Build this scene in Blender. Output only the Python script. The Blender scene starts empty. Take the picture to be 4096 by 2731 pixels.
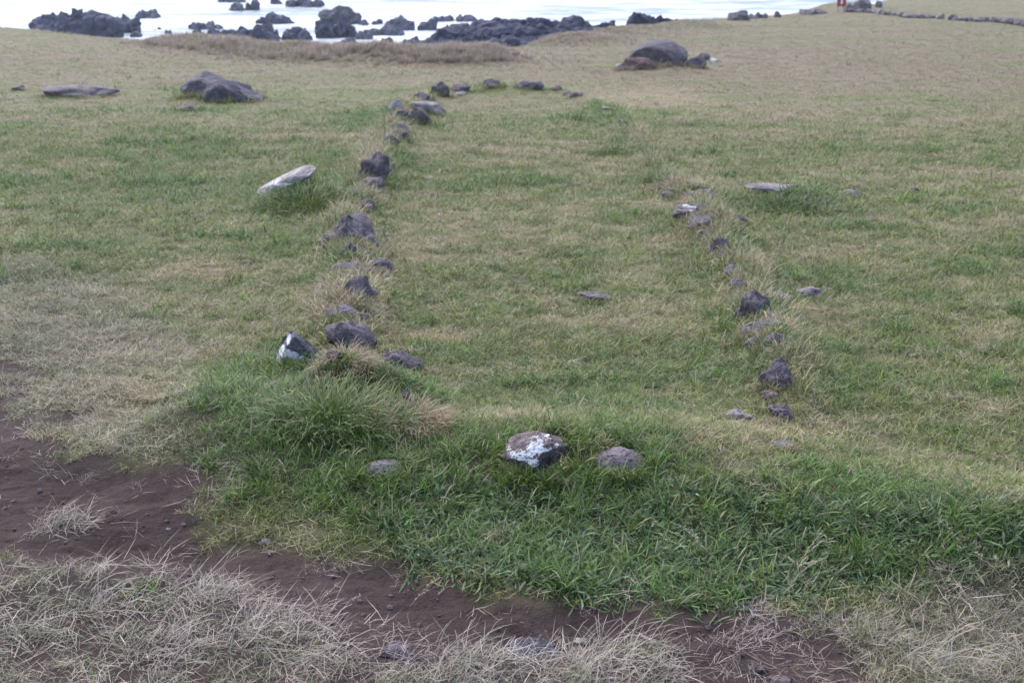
import bpy, math, random
import numpy as np
from mathutils import Matrix

# ------------------------------------------------------------------ camera
scene = bpy.context.scene
COL = scene.collection
W, H, F = 4096.0, 2731.0, 4550.0            # picture frame and focal length in its pixels
CX, CY = W / 2, H / 2
CAM_Z = 2.0
PITCH = math.atan((CY + 350.0) / F)         # true horizon lies above the frame
cam_d = bpy.data.cameras.new('camera')
cam_d.sensor_width = 36.0
cam_d.lens = 36.0 * F / W
cam_d.clip_start = 0.05
cam_d.clip_end = 20000
cam_d.dof.use_dof = True
cam_d.dof.focus_distance = 4.6
cam_d.dof.aperture_fstop = 5.0
cam = bpy.data.objects.new('camera', cam_d)
COL.objects.link(cam)
cam.location = (0, 0, CAM_Z)
cam.rotation_euler = (math.pi / 2 - PITCH, 0, 0)
scene.camera = cam

# ------------------------------------------------------------------ light
SUN_EL, SUN_AZ = math.radians(55), math.radians(-35)     # over the sea, to the left
world = bpy.data.worlds.new('World')
scene.world = world
world.use_nodes = True
wn = world.node_tree
wn.nodes.clear()
sky = wn.nodes.new('ShaderNodeTexSky')
sky.sky_type = 'NISHITA'
sky.sun_disc = False
sky.sun_elevation = SUN_EL
sky.sun_rotation = SUN_AZ
sky.air_density = 1.0
sky.dust_density = 1.5
sky.ozone_density = 1.0
bg = wn.nodes.new('ShaderNodeBackground')
bg.inputs['Strength'].default_value = 0.15
wo = wn.nodes.new('ShaderNodeOutputWorld')
wn.links.new(sky.outputs[0], bg.inputs[0])
wn.links.new(bg.outputs[0], wo.inputs[0])
sun_d = bpy.data.lights.new('sun', 'SUN')
sun_d.energy = 1.4
sun_d.angle = math.radians(90)
sun_d.color = (1.0, 0.95, 0.9)
sun = bpy.data.objects.new('sun', sun_d)
COL.objects.link(sun)
sun.rotation_euler = (math.pi / 2 - SUN_EL, 0, math.pi - SUN_AZ)
scene.view_settings.view_transform = 'Standard'
scene.view_settings.look = 'None'
scene.view_settings.gamma = 1.0
scene.view_settings.exposure = 1.80
scene.cycles.max_bounces = 5
scene.cycles.diffuse_bounces = 3
scene.cycles.transparent_max_bounces = 4

# ------------------------------------------------------------------ numeric helpers
rng = np.random.default_rng(11)
def hash3(ix, iy, iz, seed):
    h = (ix.astype(np.int64) * 374761393 + iy.astype(np.int64) * 668265263 + iz.astype(np.int64) * 2147483647 + seed * 974634777) & 0xFFFFFFFF
    h = ((h ^ (h >> 13)) * 1274126177) & 0xFFFFFFFF
    h = ((h ^ (h >> 16)) * 2246822519) & 0xFFFFFFFF
    return ((h ^ (h >> 15)) & 0xFFFFFF) / float(0xFFFFFF)
def vnoise(x, y, z=None, seed=0):
    """value noise, -1..1"""
    x = np.asarray(x, float); y = np.asarray(y, float)
    z = np.zeros_like(x) if z is None else np.asarray(z, float)
    ix, iy, iz = np.floor(x), np.floor(y), np.floor(z)
    fx, fy, fz = x - ix, y - iy, z - iz
    ux, uy, uz = fx * fx * (3 - 2 * fx), fy * fy * (3 - 2 * fy), fz * fz * (3 - 2 * fz)
    r = 0
    for dx in (0, 1):
        for dy in (0, 1):
            for dz in (0, 1):
                w = (ux if dx else 1 - ux) * (uy if dy else 1 - uy) * (uz if dz else 1 - uz)
                r = r + w * hash3(ix + dx, iy + dy, iz + dz, seed)
    return r * 2 - 1
def fbm(x, y, z=None, seed=0, o=4, gain=0.5):
    r, a, f, t = 0, 1.0, 1.0, 0
    for k in range(o):
        r = r + a * vnoise(x * f, y * f, None if z is None else z * f, seed + k * 17)
        t += a; a *= gain; f *= 2.03
    return r / t
def sstep(a, b, x):
    t = np.clip((x - a) / (b - a), 0, 1)
    return t * t * (3 - 2 * t)

# ------------------------------------------------------------------ picture to world
SLOPE = 0.049                                # the field falls gently to the sea
SEA_Z = -6.0
cP, sP = math.cos(PITCH), math.sin(PITCH)
def ray(px, py):
    a, b = (px - CX) / F, -(py - CY) / F
    return np.array([a, cP + b * sP, -sP + b * cP])
def flat(px, py, z0=None):
    """point of the plain sloping field (or the level z0) seen at a pixel"""
    d = ray(px, py)
    t = CAM_Z / (-d[2] - SLOPE * d[1]) if z0 is None else (CAM_Z - z0) / -d[2]
    return np.array([d[0] * t, d[1] * t])
def scale_at(y, z):
    """picture pixels per metre at a world point"""
    return F / (y * cP - (z - CAM_Z) * sP)
def polyW(pts):
    return np.array([flat(*p) for p in pts])
def seg_dist(poly, X, Y, closed=False):
    """distance to a polyline, signed side and share along it"""
    P = poly if not closed else np.vstack([poly, poly[:1]])
    best = np.full(np.shape(X), 1e9); side = np.zeros(np.shape(X)); along = np.zeros(np.shape(X))
    n = len(P) - 1
    for i in range(n):
        ax, ay = P[i]; bx, by = P[i + 1]
        dx, dy = bx - ax, by - ay
        L2 = dx * dx + dy * dy + 1e-12
        t = np.clip(((X - ax) * dx + (Y - ay) * dy) / L2, 0, 1)
        qx, qy = X - ax - t * dx, Y - ay - t * dy
        d = np.hypot(qx, qy)
        m = d < best
        best = np.where(m, d, best)
        side = np.where(m, np.sign(dx * (Y - ay) - dy * (X - ax)), side)
        along = np.where(m, (i + t) / n, along)
    return best, side, along
def inside(poly, X, Y):
    r = np.zeros(np.shape(X), bool)
    n = len(poly)
    for i in range(n):
        x1, y1 = poly[i]; x2, y2 = poly[(i + 1) % n]
        c = ((y1 > Y) != (y2 > Y)) & (X < (x2 - x1) * (Y - y1) / (y2 - y1 + 1e-12) + x1)
        r ^= c
    return r
def sdf(poly, X, Y):
    d, _, _ = seg_dist(poly, X, Y, True)
    return np.where(inside(poly, X, Y), -d, d)

COAST = polyW([(-1500, 60), (-600, 80), (0, 106), (350, 138), (640, 160), (700, 176), (1000, 200), (1400, 222), (1700, 232), (1850, 226), (1960, 205),
               (2100, 172), (2250, 150), (2400, 128), (2520, 104), (2700, 84), (2900, 72), (3100, 60), (3345, 41), (3460, 24), (3560, 0), (3700, -40), (3800, -66)])
LAND = np.vstack([COAST, [[320, 420], [500, 420], [500, -60], [-160, -60], [-160, 10]]])
BANK = polyW([(640, 172), (800, 192), (1000, 216), (1300, 236), (1600, 250), (1800, 254), (1930, 250)])
MOUND = polyW([(2200, 182), (2380, 166), (2560, 140), (2800, 112)])
RIDGE = polyW([(900, 1760), (1150, 1850), (1450, 1900), (1850, 1900), (2300, 1890), (2700, 1940), (3100, 2020), (3500, 2110), (3900, 2190), (4400, 2260)])
DIRT1 = polyW([(-400, 1790), (60, 1820), (230, 1850), (420, 1885), (690, 1950), (820, 2040), (950, 2130), (1120, 2190), (1330, 2230), (1600, 2240), (1700, 2300), (1880, 2360),
               (2150, 2372), (2450, 2400), (2700, 2445), (2950, 2480), (2950, 2540), (2700, 2560), (2500, 2570), (2250, 2610), (1900, 2590), (1500, 2520), (1180, 2460), (1000, 2360),
               (700, 2260), (400, 2240), (150, 2200), (-400, 2170)])
DIRT2 = polyW([(2760, 2660), (2960, 2550), (3300, 2550), (3500, 2640), (3450, 2900), (2700, 2900)])
DIRT3 = polyW([(-300, 1430), (70, 1440), (120, 1500), (80, 1560), (-300, 1570)])
DIRT4 = polyW([(-300, 1640), (100, 1650), (240, 1750), (420, 1860), (220, 1840), (-300, 1800)])
DRYZ = polyW([(-600, 2160), (150, 2190), (420, 2230), (720, 2250), (1000, 2340), (1180, 2440), (1500, 2500), (1900, 2570), (2250, 2590), (2500, 2590), (2750, 2580), (2950, 2500), (3300, 2410), (3700, 2380), (4300, 2330), (5200, 2330), (5200, 3600), (-800, 3600)])
GREYZ = polyW([(-700, 1000), (250, 1020), (620, 1180), (700, 1400), (560, 1560), (760, 1760), (900, 1960), (1020, 2130), (700, 2000), (300, 1870), (100, 1820), (-700, 1780)])
LUSHZ = polyW([(860, 1500), (1090, 1380), (1300, 1480), (1700, 1690), (1950, 1800), (2600, 1840), (3000, 1950), (3500, 2090), (4300, 2230), (4300, 2330), (3300, 2390), (2900, 2440), (2400, 2390), (2100, 2360), (1880, 2340), (1700, 2290), (1620, 2220), (1350, 2200), (1150, 2140), (980, 2050), (860, 1900), (760, 1700)])
BROADZ = polyW([(1500, 2030), (1900, 1990), (2400, 2010), (2900, 2060), (3500, 2150), (4300, 2200), (4300, 2330), (3300, 2400), (2900, 2440), (2400, 2395), (2100, 2365), (1880, 2345), (1680, 2290), (1620, 2200), (1500, 2150)])

ROWL = polyW([(1390, 1420), (1370, 1290), (1410, 1180), (1400, 1060), (1400, 940), (1480, 740), (1490, 640), (1570, 560), (1600, 470), (1660, 420), (1760, 380), (1850, 372)])
ROWR = polyW([(3130, 1640), (3120, 1500), (3100, 1400), (3050, 1310), (3020, 1220), (2960, 1090), (2870, 990), (2830, 900), (2790, 830), (2760, 790), (2650, 740), (2490, 490), (2430, 440), (2310, 385)])
BUMPS = []   # x, y, height, radius x, radius y
def bump(px, py, h, rx, ry):
    p = flat(px, py); BUMPS.append((p[0], p[1], h, rx, ry))
bump(1390, 1680, 0.25, 0.25, 0.20)
bump(1640, 1690, 0.10, 0.16, 0.2)
bump(1220, 800, 0.16, 0.34, 0.35)
bump(3150, 810, 0.13, 0.38, 0.35)
bump(2800, 905, 0.06, 0.22, 0.3)
bump(2250, 1900, 0.06, 0.3, 0.2)
bump(1400, 1300, 0.07, 0.22, 0.6)
bump(3080, 1400, 0.06, 0.2, 0.6)
bump(1480, 700, 0.06, 0.25, 0.9)
bump(2050, 365, 0.10, 0.8, 0.5)
bump(1640, 470, 0.10, 0.35, 0.6)
bump(2640, 285, 0.14, 1.1, 0.8)
bump(850, 395, 0.12, 0.8, 0.5)
bump(280, 385, 0.08, 0.6, 0.5)
bump(700, 2140, -0.04, 0.5, 0.2)
bump(240, 2140, 0.04, 0.15, 0.12)
bump(3400, 48, 0.5, 3.0, 4.0)

def terrain(X, Y, fine=True):
    X = np.asarray(X, float); Y = np.asarray(Y, float)
    yy = np.maximum(Y, -40)
    z = -SLOPE * yy
    r = np.hypot(X, Y)
    for bx, by, h, rx, ry in BUMPS:
        z = z + h * np.exp(-((X - bx) / rx) ** 2 - ((Y - by) / ry) ** 2)
    d, s, _ = seg_dist(RIDGE, X, Y)
    near = s < 0
    z = z + 0.17 * np.where(near, np.exp(-(d / 0.40) ** 2), np.exp(-(d / 0.6) ** 2)) * (1 + .25 * vnoise(X * 2.2, Y * 2.2, seed=9))
    z = z + 0.08 * np.exp(-(seg_dist(ROWL, X, Y)[0] / 0.22) ** 2) + 0.07 * np.exp(-(seg_dist(ROWR, X, Y)[0] / 0.24) ** 2)
    d, s, a = seg_dist(BANK, X, Y)
    z = z + 0.30 * np.exp(-(d / 0.9) ** 2) * sstep(0, 0.12, a) * (1 + 0.35 * vnoise(X * 0.9, Y * 0.9, seed=5))
    d, s, a = seg_dist(MOUND, X, Y)
    z = z + 0.23 * np.exp(-(d / 1.5) ** 2) * sstep(0, 0.2, a) * (1 + 0.5 * vnoise(X * 0.6, Y * 0.6, seed=8))
    dd = np.minimum(sdf(DIRT1, X, Y), sdf(DIRT2, X, Y))
    z = z - 0.05 * sstep(0.12, -0.15, dd)
    z = z + 0.025 * fbm(X * 0.55, Y * 0.55, seed=1, o=3) * sstep(40, 10, r) + 0.05 * fbm(X * 0.16, Y * 0.16, seed=2, o=2) * sstep(5, 25, r)
    if fine:
        dz = sstep(0.05, -0.1, dd)
        z = z + (0.006 + 0.034 * dz) * fbm(X * 4.5, Y * 7.5, seed=3, o=5, gain=.62) + 0.012 * fbm(X * 2.1, Y * 2.1, seed=4, o=2)
    dc = np.where(inside(LAND, X, Y), -1, 1) * seg_dist(COAST, X, Y)[0]
    k = sstep(-0.6, 7.0, dc)
    z = z * (1 - k) + (SEA_Z - 1.6) * k
    return z
def ground(px, py):
    """world point of the built ground seen at a pixel"""
    d = ray(px, py)
    t = 1.5 * (300.0 / 1.5) ** np.linspace(0, 1, 1400)
    g = CAM_Z + t * d[2] - terrain(t * d[0], t * d[1], False)
    i = np.argmax(g < 0)
    if g[i] >= 0 or i == 0:
        q = flat(px, py); return np.array([q[0], q[1], float(terrain(q[0], q[1], False))])
    u = g[i - 1] / (g[i - 1] - g[i])
    tt = t[i - 1] + u * (t[i] - t[i - 1])
    return np.array([d[0] * tt, d[1] * tt, CAM_Z + d[2] * tt])

# ------------------------------------------------------------------ node helpers
class NT:
    def __init__(self, name):
        self.m = bpy.data.materials.new(name); self.m.use_nodes = True
        self.t = self.m.node_tree; self.t.nodes.clear()
        self.out = self.t.nodes.new('ShaderNodeOutputMaterial')
    def n(self, typ, **kw):
        nd = self.t.nodes.new(typ)
        for k, v in kw.items():
            if k.startswith('i_'):
                key = k[2:]; key = int(key) if key.isdigit() else key
                if hasattr(v, 'is_linked') or isinstance(v, bpy.types.NodeSocket): self.t.links.new(v, nd.inputs[key])
                else: nd.inputs[key].default_value = v
            else: setattr(nd, k, v)
        return nd
    def l(self, a, b): self.t.links.new(a, b)
    def math(self, op, a, b=None, c=None, clamp=False):
        nd = self.n('ShaderNodeMath', operation=op, use_clamp=clamp)
        for i, v in enumerate((a, b, c)):
            if v is None: continue
            if isinstance(v, bpy.types.NodeSocket): self.l(v, nd.inputs[i])
            else: nd.inputs[i].default_value = v
        return nd.outputs[0]
    def mix(self, fac, a, b, mode='MIX'):
        nd = self.n('ShaderNodeMix', data_type='RGBA', blend_type=mode)
        for key, v in ((0, fac), (6, a), (7, b)):
            if isinstance(v, bpy.types.NodeSocket): self.l(v, nd.inputs[key])
            else: nd.inputs[key].default_value = v if key == 0 else (tuple(v) + (1,) if len(v) == 3 else v)
        return nd.outputs[2]
    def noise(self, vec, scale, detail=4, rough=0.55):
        return self.n('ShaderNodeTexNoise', i_Vector=vec, i_Scale=scale, i_Detail=detail, i_Roughness=rough).outputs[0]
    def ramp(self, v, a, b):
        nd = self.n('ShaderNodeMapRange', i_0=v, i_1=a, i_2=b); nd.interpolation_type = 'SMOOTHSTEP'
        return nd.outputs[0]

# --- grass blades: colour comes with each plant, varied blade by blade
def grass_material(name, instanced, straw=(0.29, 0.225, 0.165), trans=0.22, d0=0.74, d1=0.97, dt=0.3):
    N = NT(name)
    tint = N.n('ShaderNodeAttribute', attribute_name='tint', attribute_type='INSTANCER' if instanced else 'GEOMETRY').outputs['Color']
    br = N.n('ShaderNodeAttribute', attribute_name='br').outputs['Fac']
    tip = N.n('ShaderNodeAttribute', attribute_name='tip').outputs['Fac']
    val = N.math('MULTIPLY_ADD', br, 0.8, 0.6)
    c = N.mix(1.0, tint, N.n('ShaderNodeCombineColor', i_0=val, i_1=val, i_2=val).outputs[0], 'MULTIPLY')
    dry = N.math('MULTIPLY', N.ramp(br, d0, d1), 0.75)
    dry = N.math('MAXIMUM', dry, N.math('MULTIPLY', N.ramp(tip, 0.6, 1.1), dt))
    c = N.mix(dry, c, straw)
    p = N.n('ShaderNodeBsdfPrincipled', i_Roughness=0.55)
    N.l(c, p.inputs['Base Color']); p.inputs['Specular IOR Level'].default_value = 0.35
    tr = N.n('ShaderNodeBsdfTranslucent'); N.l(c, tr.inputs[0])
    mx = N.n('ShaderNodeMixShader', i_0=trans); N.l(p.outputs[0], mx.inputs[1]); N.l(tr.outputs[0], mx.inputs[2])
    N.l(mx.outputs[0], N.out.inputs[0])
    return N.m
M_GRASS = grass_material('grass_blades', True)
M_GREEN = grass_material('green_blades', True, d0=.9, d1=1.0, dt=.12)
M_TUFT = grass_material('tussock_blades', False, d0=.86, d1=1.0, dt=.22)

def rock_material():
    N = NT('basalt')
    co = N.n('ShaderNodeTexCoord').outputs['Object']
    oi = N.n('ShaderNodeObjectInfo')
    add = N.n('ShaderNodeVectorMath', operation='ADD'); N.l(co, add.inputs[0])
    rnd = N.n('ShaderNodeCombineXYZ', i_0=N.math('MULTIPLY', oi.outputs['Random'], 37.0), i_1=N.math('MULTIPLY', oi.outputs['Random'], 71.0)).outputs[0]
    N.l(rnd, add.inputs[1]); v = add.outputs[0]
    n1, n2, n3 = N.noise(v, 7, 5), N.noise(v, 30, 5, 0.7), N.noise(v, 140, 2)
    vor = N.n('ShaderNodeTexVoronoi', i_Vector=v, i_Scale=75.0).outputs['Distance']
    pits = N.ramp(vor, 0.0, 0.45)
    base = oi.outputs['Color']
    c = N.mix(N.ramp(n1, 0.3, 0.72), N.mix(1.0, base, (0.62, 0.6, 0.66), 'MULTIPLY'), N.mix(1.0, base, (1.35, 1.3, 1.3), 'MULTIPLY'))
    c = N.mix(N.math('MULTIPLY', N.ramp(n2, 0.5, 0.68), 0.6), c, (0.19, 0.17, 0.175))        # crustose lichen, dust
    c = N.mix(N.math('MULTIPLY', N.ramp(n2, 0.5, 0.3), 0.7), c, (0.016, 0.014, 0.016))
    c = N.mix(N.math('MULTIPLY', N.ramp(vor, 0.22, 0.05), 0.6), c, (0.014, 0.012, 0.014))  # this and the mix above paint shade into hollows and pits
    wa = N.n('ShaderNodeAttribute', attribute_name='white').outputs['Fac']
    wm = N.ramp(N.math('ADD', N.math('ADD', wa, N.math('MULTIPLY_ADD', n2, 0.9, -0.45)), N.math('MULTIPLY_ADD', n3, 0.9, -0.45)), 0.40, 0.66)
    c = N.mix(wm, c, N.mix(N.ramp(n2, .3, .7), (0.34, 0.33, 0.35), (0.62, 0.61, 0.64)))
    p = N.n('ShaderNodeBsdfPrincipled', i_Roughness=0.85); N.l(c, p.inputs['Base Color']); p.inputs['Specular IOR Level'].default_value = 0.25
    hgt = N.math('ADD', N.math('MULTIPLY', n2, 0.8), N.math('ADD', N.math('MULTIPLY', pits, 0.5), N.math('MULTIPLY', n3, 0.3)))
    b = N.n('ShaderNodeBump', i_Strength=1.0, i_Distance=0.025, i_Height=hgt); N.l(b.outputs[0], p.inputs['Normal'])
    N.l(p.outputs[0], N.out.inputs[0])
    return N.m
M_ROCK = rock_material()
def lava_material():
    N = NT('wet_lava')
    v = N.n('ShaderNodeTexCoord').outputs['Object']
    oi = N.n('ShaderNodeObjectInfo')
    n1, n2 = N.noise(v, 1.3, 6, 0.65), N.noise(v, 9, 5, 0.7)
    c = N.mix(N.ramp(n1, 0.35, 0.68), N.mix(1.0, oi.outputs['Color'], (0.55, 0.55, 0.6), 'MULTIPLY'), N.mix(1.0, oi.outputs['Color'], (1.1, 1.08, 1.05), 'MULTIPLY'))
    c = N.mix(N.math('MULTIPLY', N.ramp(n2, 0.56, 0.75), 0.25), c, (0.12, 0.115, 0.125))
    p = N.n('ShaderNodeBsdfPrincipled', i_Roughness=0.8); N.l(c, p.inputs['Base Color']); p.inputs['Specular IOR Level'].default_value = 0.2
    b = N.n('ShaderNodeBump', i_Strength=1.0, i_Distance=0.12, i_Height=n2); N.l(b.outputs[0], p.inputs['Normal'])
    N.l(p.outputs[0], N.out.inputs[0])
    return N.m
M_LAVA = lava_material()
def ground_material():
    N = NT('soil_and_thatch')
    v = N.n('ShaderNodeTexCoord').outputs['Object']
    col = N.n('ShaderNodeAttribute', attribute_name='gcol').outputs['Color']
    n1, n2, n3 = N.noise(v, 3.1, 6, 0.6), N.noise(v, 24, 6, 0.68), N.noise(v, 120, 3, 0.6)
    k = N.math('ADD', N.math('MULTIPLY', n1, 0.5), N.math('ADD', N.math('MULTIPLY', n2, 0.9), N.math('MULTIPLY', n3, 0.35)))
    k = N.math('MULTIPLY_ADD', k, 1.25, -0.1)
    c = N.mix(1.0, col, N.n('ShaderNodeCombineColor', i_0=k, i_1=k, i_2=k).outputs[0], 'MULTIPLY')
    p = N.n('ShaderNodeBsdfPrincipled', i_Roughness=0.95); N.l(c, p.inputs['Base Color']); p.inputs['Specular IOR Level'].default_value = 0.15
    b = N.n('ShaderNodeBump', i_Strength=1.0, i_Distance=0.03, i_Height=N.math('ADD', n2, N.math('MULTIPLY', n3, 0.3))); N.l(b.outputs[0], p.inputs['Normal'])
    N.l(p.outputs[0], N.out.inputs[0])
    return N.m
def sea_material():
    N = NT('foaming_sea')
    v = N.n('ShaderNodeTexCoord').outputs['Object']
    mp = N.n('ShaderNodeMapping', i_Vector=v); mp.inputs['Scale'].default_value = (0.45, 1.3, 1.0)
    n1, n2 = N.noise(mp.outputs[0], 0.16, 6, 0.65), N.noise(mp.outputs[0], 0.9, 5, 0.6)
    foam = N.ramp(N.math('ADD', n1, N.math('MULTIPLY_ADD', n2, 0.6, -0.3)), 0.34, 0.62)
    c = N.mix(foam, (0.10, 0.128, 0.145), (0.36, 0.365, 0.385))
    p = N.n('ShaderNodeBsdfPrincipled', i_Roughness=0.55); N.l(c, p.inputs['Base Color']); p.inputs['Specular IOR Level'].default_value = 0.15
    b = N.n('ShaderNodeBump', i_Strength=0.25, i_Distance=0.4, i_Height=n2); N.l(b.outputs[0], p.inputs['Normal'])
    N.l(p.outputs[0], N.out.inputs[0])
    return N.m
def plain(name, col, rough=0.7):
    N = NT(name)
    v = N.n('ShaderNodeTexCoord').outputs['Object']
    c = N.mix(N.math('MULTIPLY', N.noise(v, 9, 4), 0.5), col, tuple(x * 0.55 for x in col))
    p = N.n('ShaderNodeBsdfPrincipled', i_Roughness=rough); N.l(c, p.inputs['Base Color'])
    N.l(p.outputs[0], N.out.inputs[0]); return N.m

# ------------------------------------------------------------------ object helpers
def mesh_np(name, V, faces, mat, smooth=True, attrs=None, loops=None):
    """faces: (n,3) or (n,4) array, or list of such"""
    me = bpy.data.meshes.new(name)
    fl = faces if isinstance(faces, list) else [faces]
    fl = [np.asarray(f, np.int32) for f in fl if len(f)]
    li = np.concatenate([f.ravel() for f in fl]); tot = np.concatenate([np.full(len(f), f.shape[1], np.int32) for f in fl])
    me.vertices.add(len(V)); me.vertices.foreach_set('co', np.asarray(V, np.float32).ravel())
    me.loops.add(len(li)); me.loops.foreach_set('vertex_index', li)
    me.polygons.add(len(tot)); st = np.zeros(len(tot), np.int32); st[1:] = np.cumsum(tot)[:-1]
    me.polygons.foreach_set('loop_start', st); me.polygons.foreach_set('loop_total', tot)
    me.polygons.foreach_set('use_smooth', np.full(len(tot), smooth))
    me.update(calc_edges=True)
    for k, a in (attrs or {}).items():
        a = np.asarray(a, np.float32)
        if a.ndim == 1:
            at = me.attributes.new(k, 'FLOAT', 'POINT'); at.data.foreach_set('value', a)
        else:
            at = me.attributes.new(k, 'FLOAT_COLOR', 'POINT'); at.data.foreach_set('color', np.hstack([a, np.ones((len(a), 1), np.float32)]).ravel())
    me.materials.append(mat)
    return me
def obj(name, me, parent=None, loc=(0, 0, 0), rz=0.0, label=None, cat=None, group=None, kind=None, color=None):
    o = bpy.data.objects.new(name, me); COL.objects.link(o)
    o.location = loc; o.rotation_euler = (0, 0, rz)
    if parent: o.parent = parent
    if label: o['label'] = label
    if cat: o['category'] = cat
    if group: o['group'] = group
    if kind or label: o['kind'] = kind or 'thing'
    if color: o.color = tuple(color) + (1,)
    return o

# ------------------------------------------------------------------ ground cover maps (world space)
BL = []
def blob(px, py, rx, ry, dg, db=0.0):
    c = flat(px, py); e = flat(px + rx, py); n = flat(px, max(py - ry, -60)); s = flat(px, py + ry)
    BL.append((c[0], c[1], abs(e[0] - c[0]), max(0.05, (n[1] - s[1]) / 2), dg, db))
blob(3650, 1600, 900, 600, .22); blob(1150, 1600, 330, 200, .35); blob(250, 1300, 500, 300, -.28, .03); blob(500, 1650, 400, 220, -.22)
blob(2300, 290, 900, 55, -.42); blob(3500, 280, 1000, 150, -.33); blob(2620, 390, 260, 45, -.45, .25); blob(1980, 362, 260, 22, .6)
blob(2400, 460, 170, 60, .4); blob(1480, 480, 130, 50, .5); blob(2480, 600, 110, 30, .5); blob(1610, 660, 110, 60, .4)
blob(1200, 800, 200, 70, .75); blob(900, 740, 400, 60, .3); blob(700, 950, 600, 200, .2); blob(300, 700, 500, 220, .18)
blob(2200, 900, 500, 200, -.12); blob(3150, 800, 240, 45, .6); blob(3600, 700, 600, 200, .1); blob(2000, 560, 400, 60, -.25)
blob(700, 260, 700, 70, -.1); blob(850, 350, 200, 40, .35); blob(2500, 270, 130, 22, 1.1); blob(2700, 266, 100, 15, 1.0); blob(2840, 246, 60, 8, .7)
blob(1250, 950, 200, 120, .25); blob(1900, 1500, 300, 80, .25); blob(2900, 1250, 150, 250, .15); blob(3300, 1450, 180, 160, .25)
blob(2400, 1350, 400, 150, -.1); blob(2700, 1700, 500, 120, .12)
GREEN = np.array([0.124, 0.156, 0.022]); DEEP = np.array([0.068, 0.128, 0.016]); STRAW = np.array([0.268, 0.215, 0.112]); PINK = np.array([0.182, 0.142, 0.088])
SOIL = np.array([0.046, 0.0300, 0.0275]); GREYS = np.array([0.165, 0.152, 0.115])
def cover(X, Y):
    """greenness 0..1 (1 lush), brightness shift, bare soil 0..1"""
    r = np.hypot(X, Y)
    g = 0.66 + 0.45 * fbm(X * 0.5, Y * 0.9, seed=21, o=3) + 0.6 * fbm(X * 2.2, Y * 3.4, seed=22, o=3) + 0.35 * fbm(X * 8, Y * 11, seed=23, o=2)
    g = g - 0.36 * sstep(13, 32, r)
    b = np.zeros_like(g)
    for x, y, rx, ry, dg, db in BL:
        k = np.exp(-((X - x) / rx) ** 2 - ((Y - y) / ry) ** 2)
        g = g + dg * k; b = b + db * k
    lu = sstep(0.22, -0.30, sdf(LUSHZ, X, Y) + 0.30 * fbm(X * 2.2, Y * 2.2, seed=24, o=3))
    g = g + 0.75 * lu
    dn = 0.17 * fbm(X * 2.6, Y * 2.6, seed=25, o=4, gain=.65)
    soil = sstep(0.13, -0.07, np.minimum(sdf(DIRT1, X, Y), sdf(DIRT2, X, Y)) + dn)
    soil = np.maximum(soil, .85 * sstep(0.12, -0.1, np.minimum(sdf(DIRT3, X, Y), sdf(DIRT4, X, Y)) + 2.2 * dn))
    dryz = sstep(0.05, -0.05, sdf(DRYZ, X, Y) + dn)
    grey = sstep(0.35, -0.4, sdf(GREYZ, X, Y) + 3 * dn)
    return np.clip(g, 0, 1.3), b, soil, dryz, grey, lu
def tint_of(X, Y, g, b, grey, r, jitter=0.18):
    """colour of the grass growing at a spot"""
    n = len(X)
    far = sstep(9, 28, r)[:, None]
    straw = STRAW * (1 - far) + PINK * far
    g = np.clip(g + rng.normal(0, 0.2, n), 0, 1.25)
    t = sstep(0.15, 0.85, g)[:, None]
    c = straw * (1 - t) + GREEN * t
    u = sstep(0.85, 1.2, g)[:, None]
    c = c * (1 - u) + DEEP * u
    c = c * (1 - 0.5 * grey[:, None]) + GREYS * 0.5 * grey[:, None]
    c = c * (1 + b[:, None]) * (1 + rng.normal(0, jitter, n)[:, None])
    return np.clip(c, 0.01, 0.8)

# ------------------------------------------------------------------ the setting: field, sea
ys = np.concatenate([np.linspace(-12, 2.3, 30)[:-1], np.linspace(2.3, 6.3, 380)[:-1], 6.3 * (430 / 6.3) ** np.linspace(0, 1, 400)])
us = np.linspace(-1, 1, 440); us = np.sign(us) * np.abs(us) ** 1.35
GX = us[None, :] * (4.5 + 0.85 * np.maximum(ys, 0))[:, None]
GX[:, :] += 0.0
GY = np.repeat(ys[:, None], len(us), 1)
gx, gy = GX.ravel(), GY.ravel()
gz = terrain(gx, gy)
g_, b_, soil_, dry_, grey_, lu_ = cover(gx, gy)
rr = np.hypot(gx, gy)
t_ = sstep(0.1, 0.9, g_)[:, None]
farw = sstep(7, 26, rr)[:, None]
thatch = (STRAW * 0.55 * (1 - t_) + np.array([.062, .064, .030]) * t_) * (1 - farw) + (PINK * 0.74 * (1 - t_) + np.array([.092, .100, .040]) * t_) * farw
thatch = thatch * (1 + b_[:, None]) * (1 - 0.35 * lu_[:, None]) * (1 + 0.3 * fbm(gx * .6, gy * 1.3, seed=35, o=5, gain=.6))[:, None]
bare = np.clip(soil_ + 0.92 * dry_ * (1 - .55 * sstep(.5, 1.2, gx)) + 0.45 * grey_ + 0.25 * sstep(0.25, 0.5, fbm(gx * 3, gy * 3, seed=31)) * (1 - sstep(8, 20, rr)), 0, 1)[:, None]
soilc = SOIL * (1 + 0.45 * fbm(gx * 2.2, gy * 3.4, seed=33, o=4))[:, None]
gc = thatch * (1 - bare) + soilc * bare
dcoast = np.where(inside(LAND, gx, gy), -1, 1) * seg_dist(COAST, gx, gy)[0]
kc = sstep(0.3, 1.6, dcoast)[:, None]
gc = gc * (1 - kc) + np.array([0.06, 0.05, 0.055]) * kc
nc = len(us)
ii = (np.arange(len(ys) - 1)[:, None] * nc + np.arange(nc - 1)[None, :]).ravel()
quads = np.stack([ii, ii + 1, ii + nc + 1, ii + nc], 1)
M_GROUND = ground_material()
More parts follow.
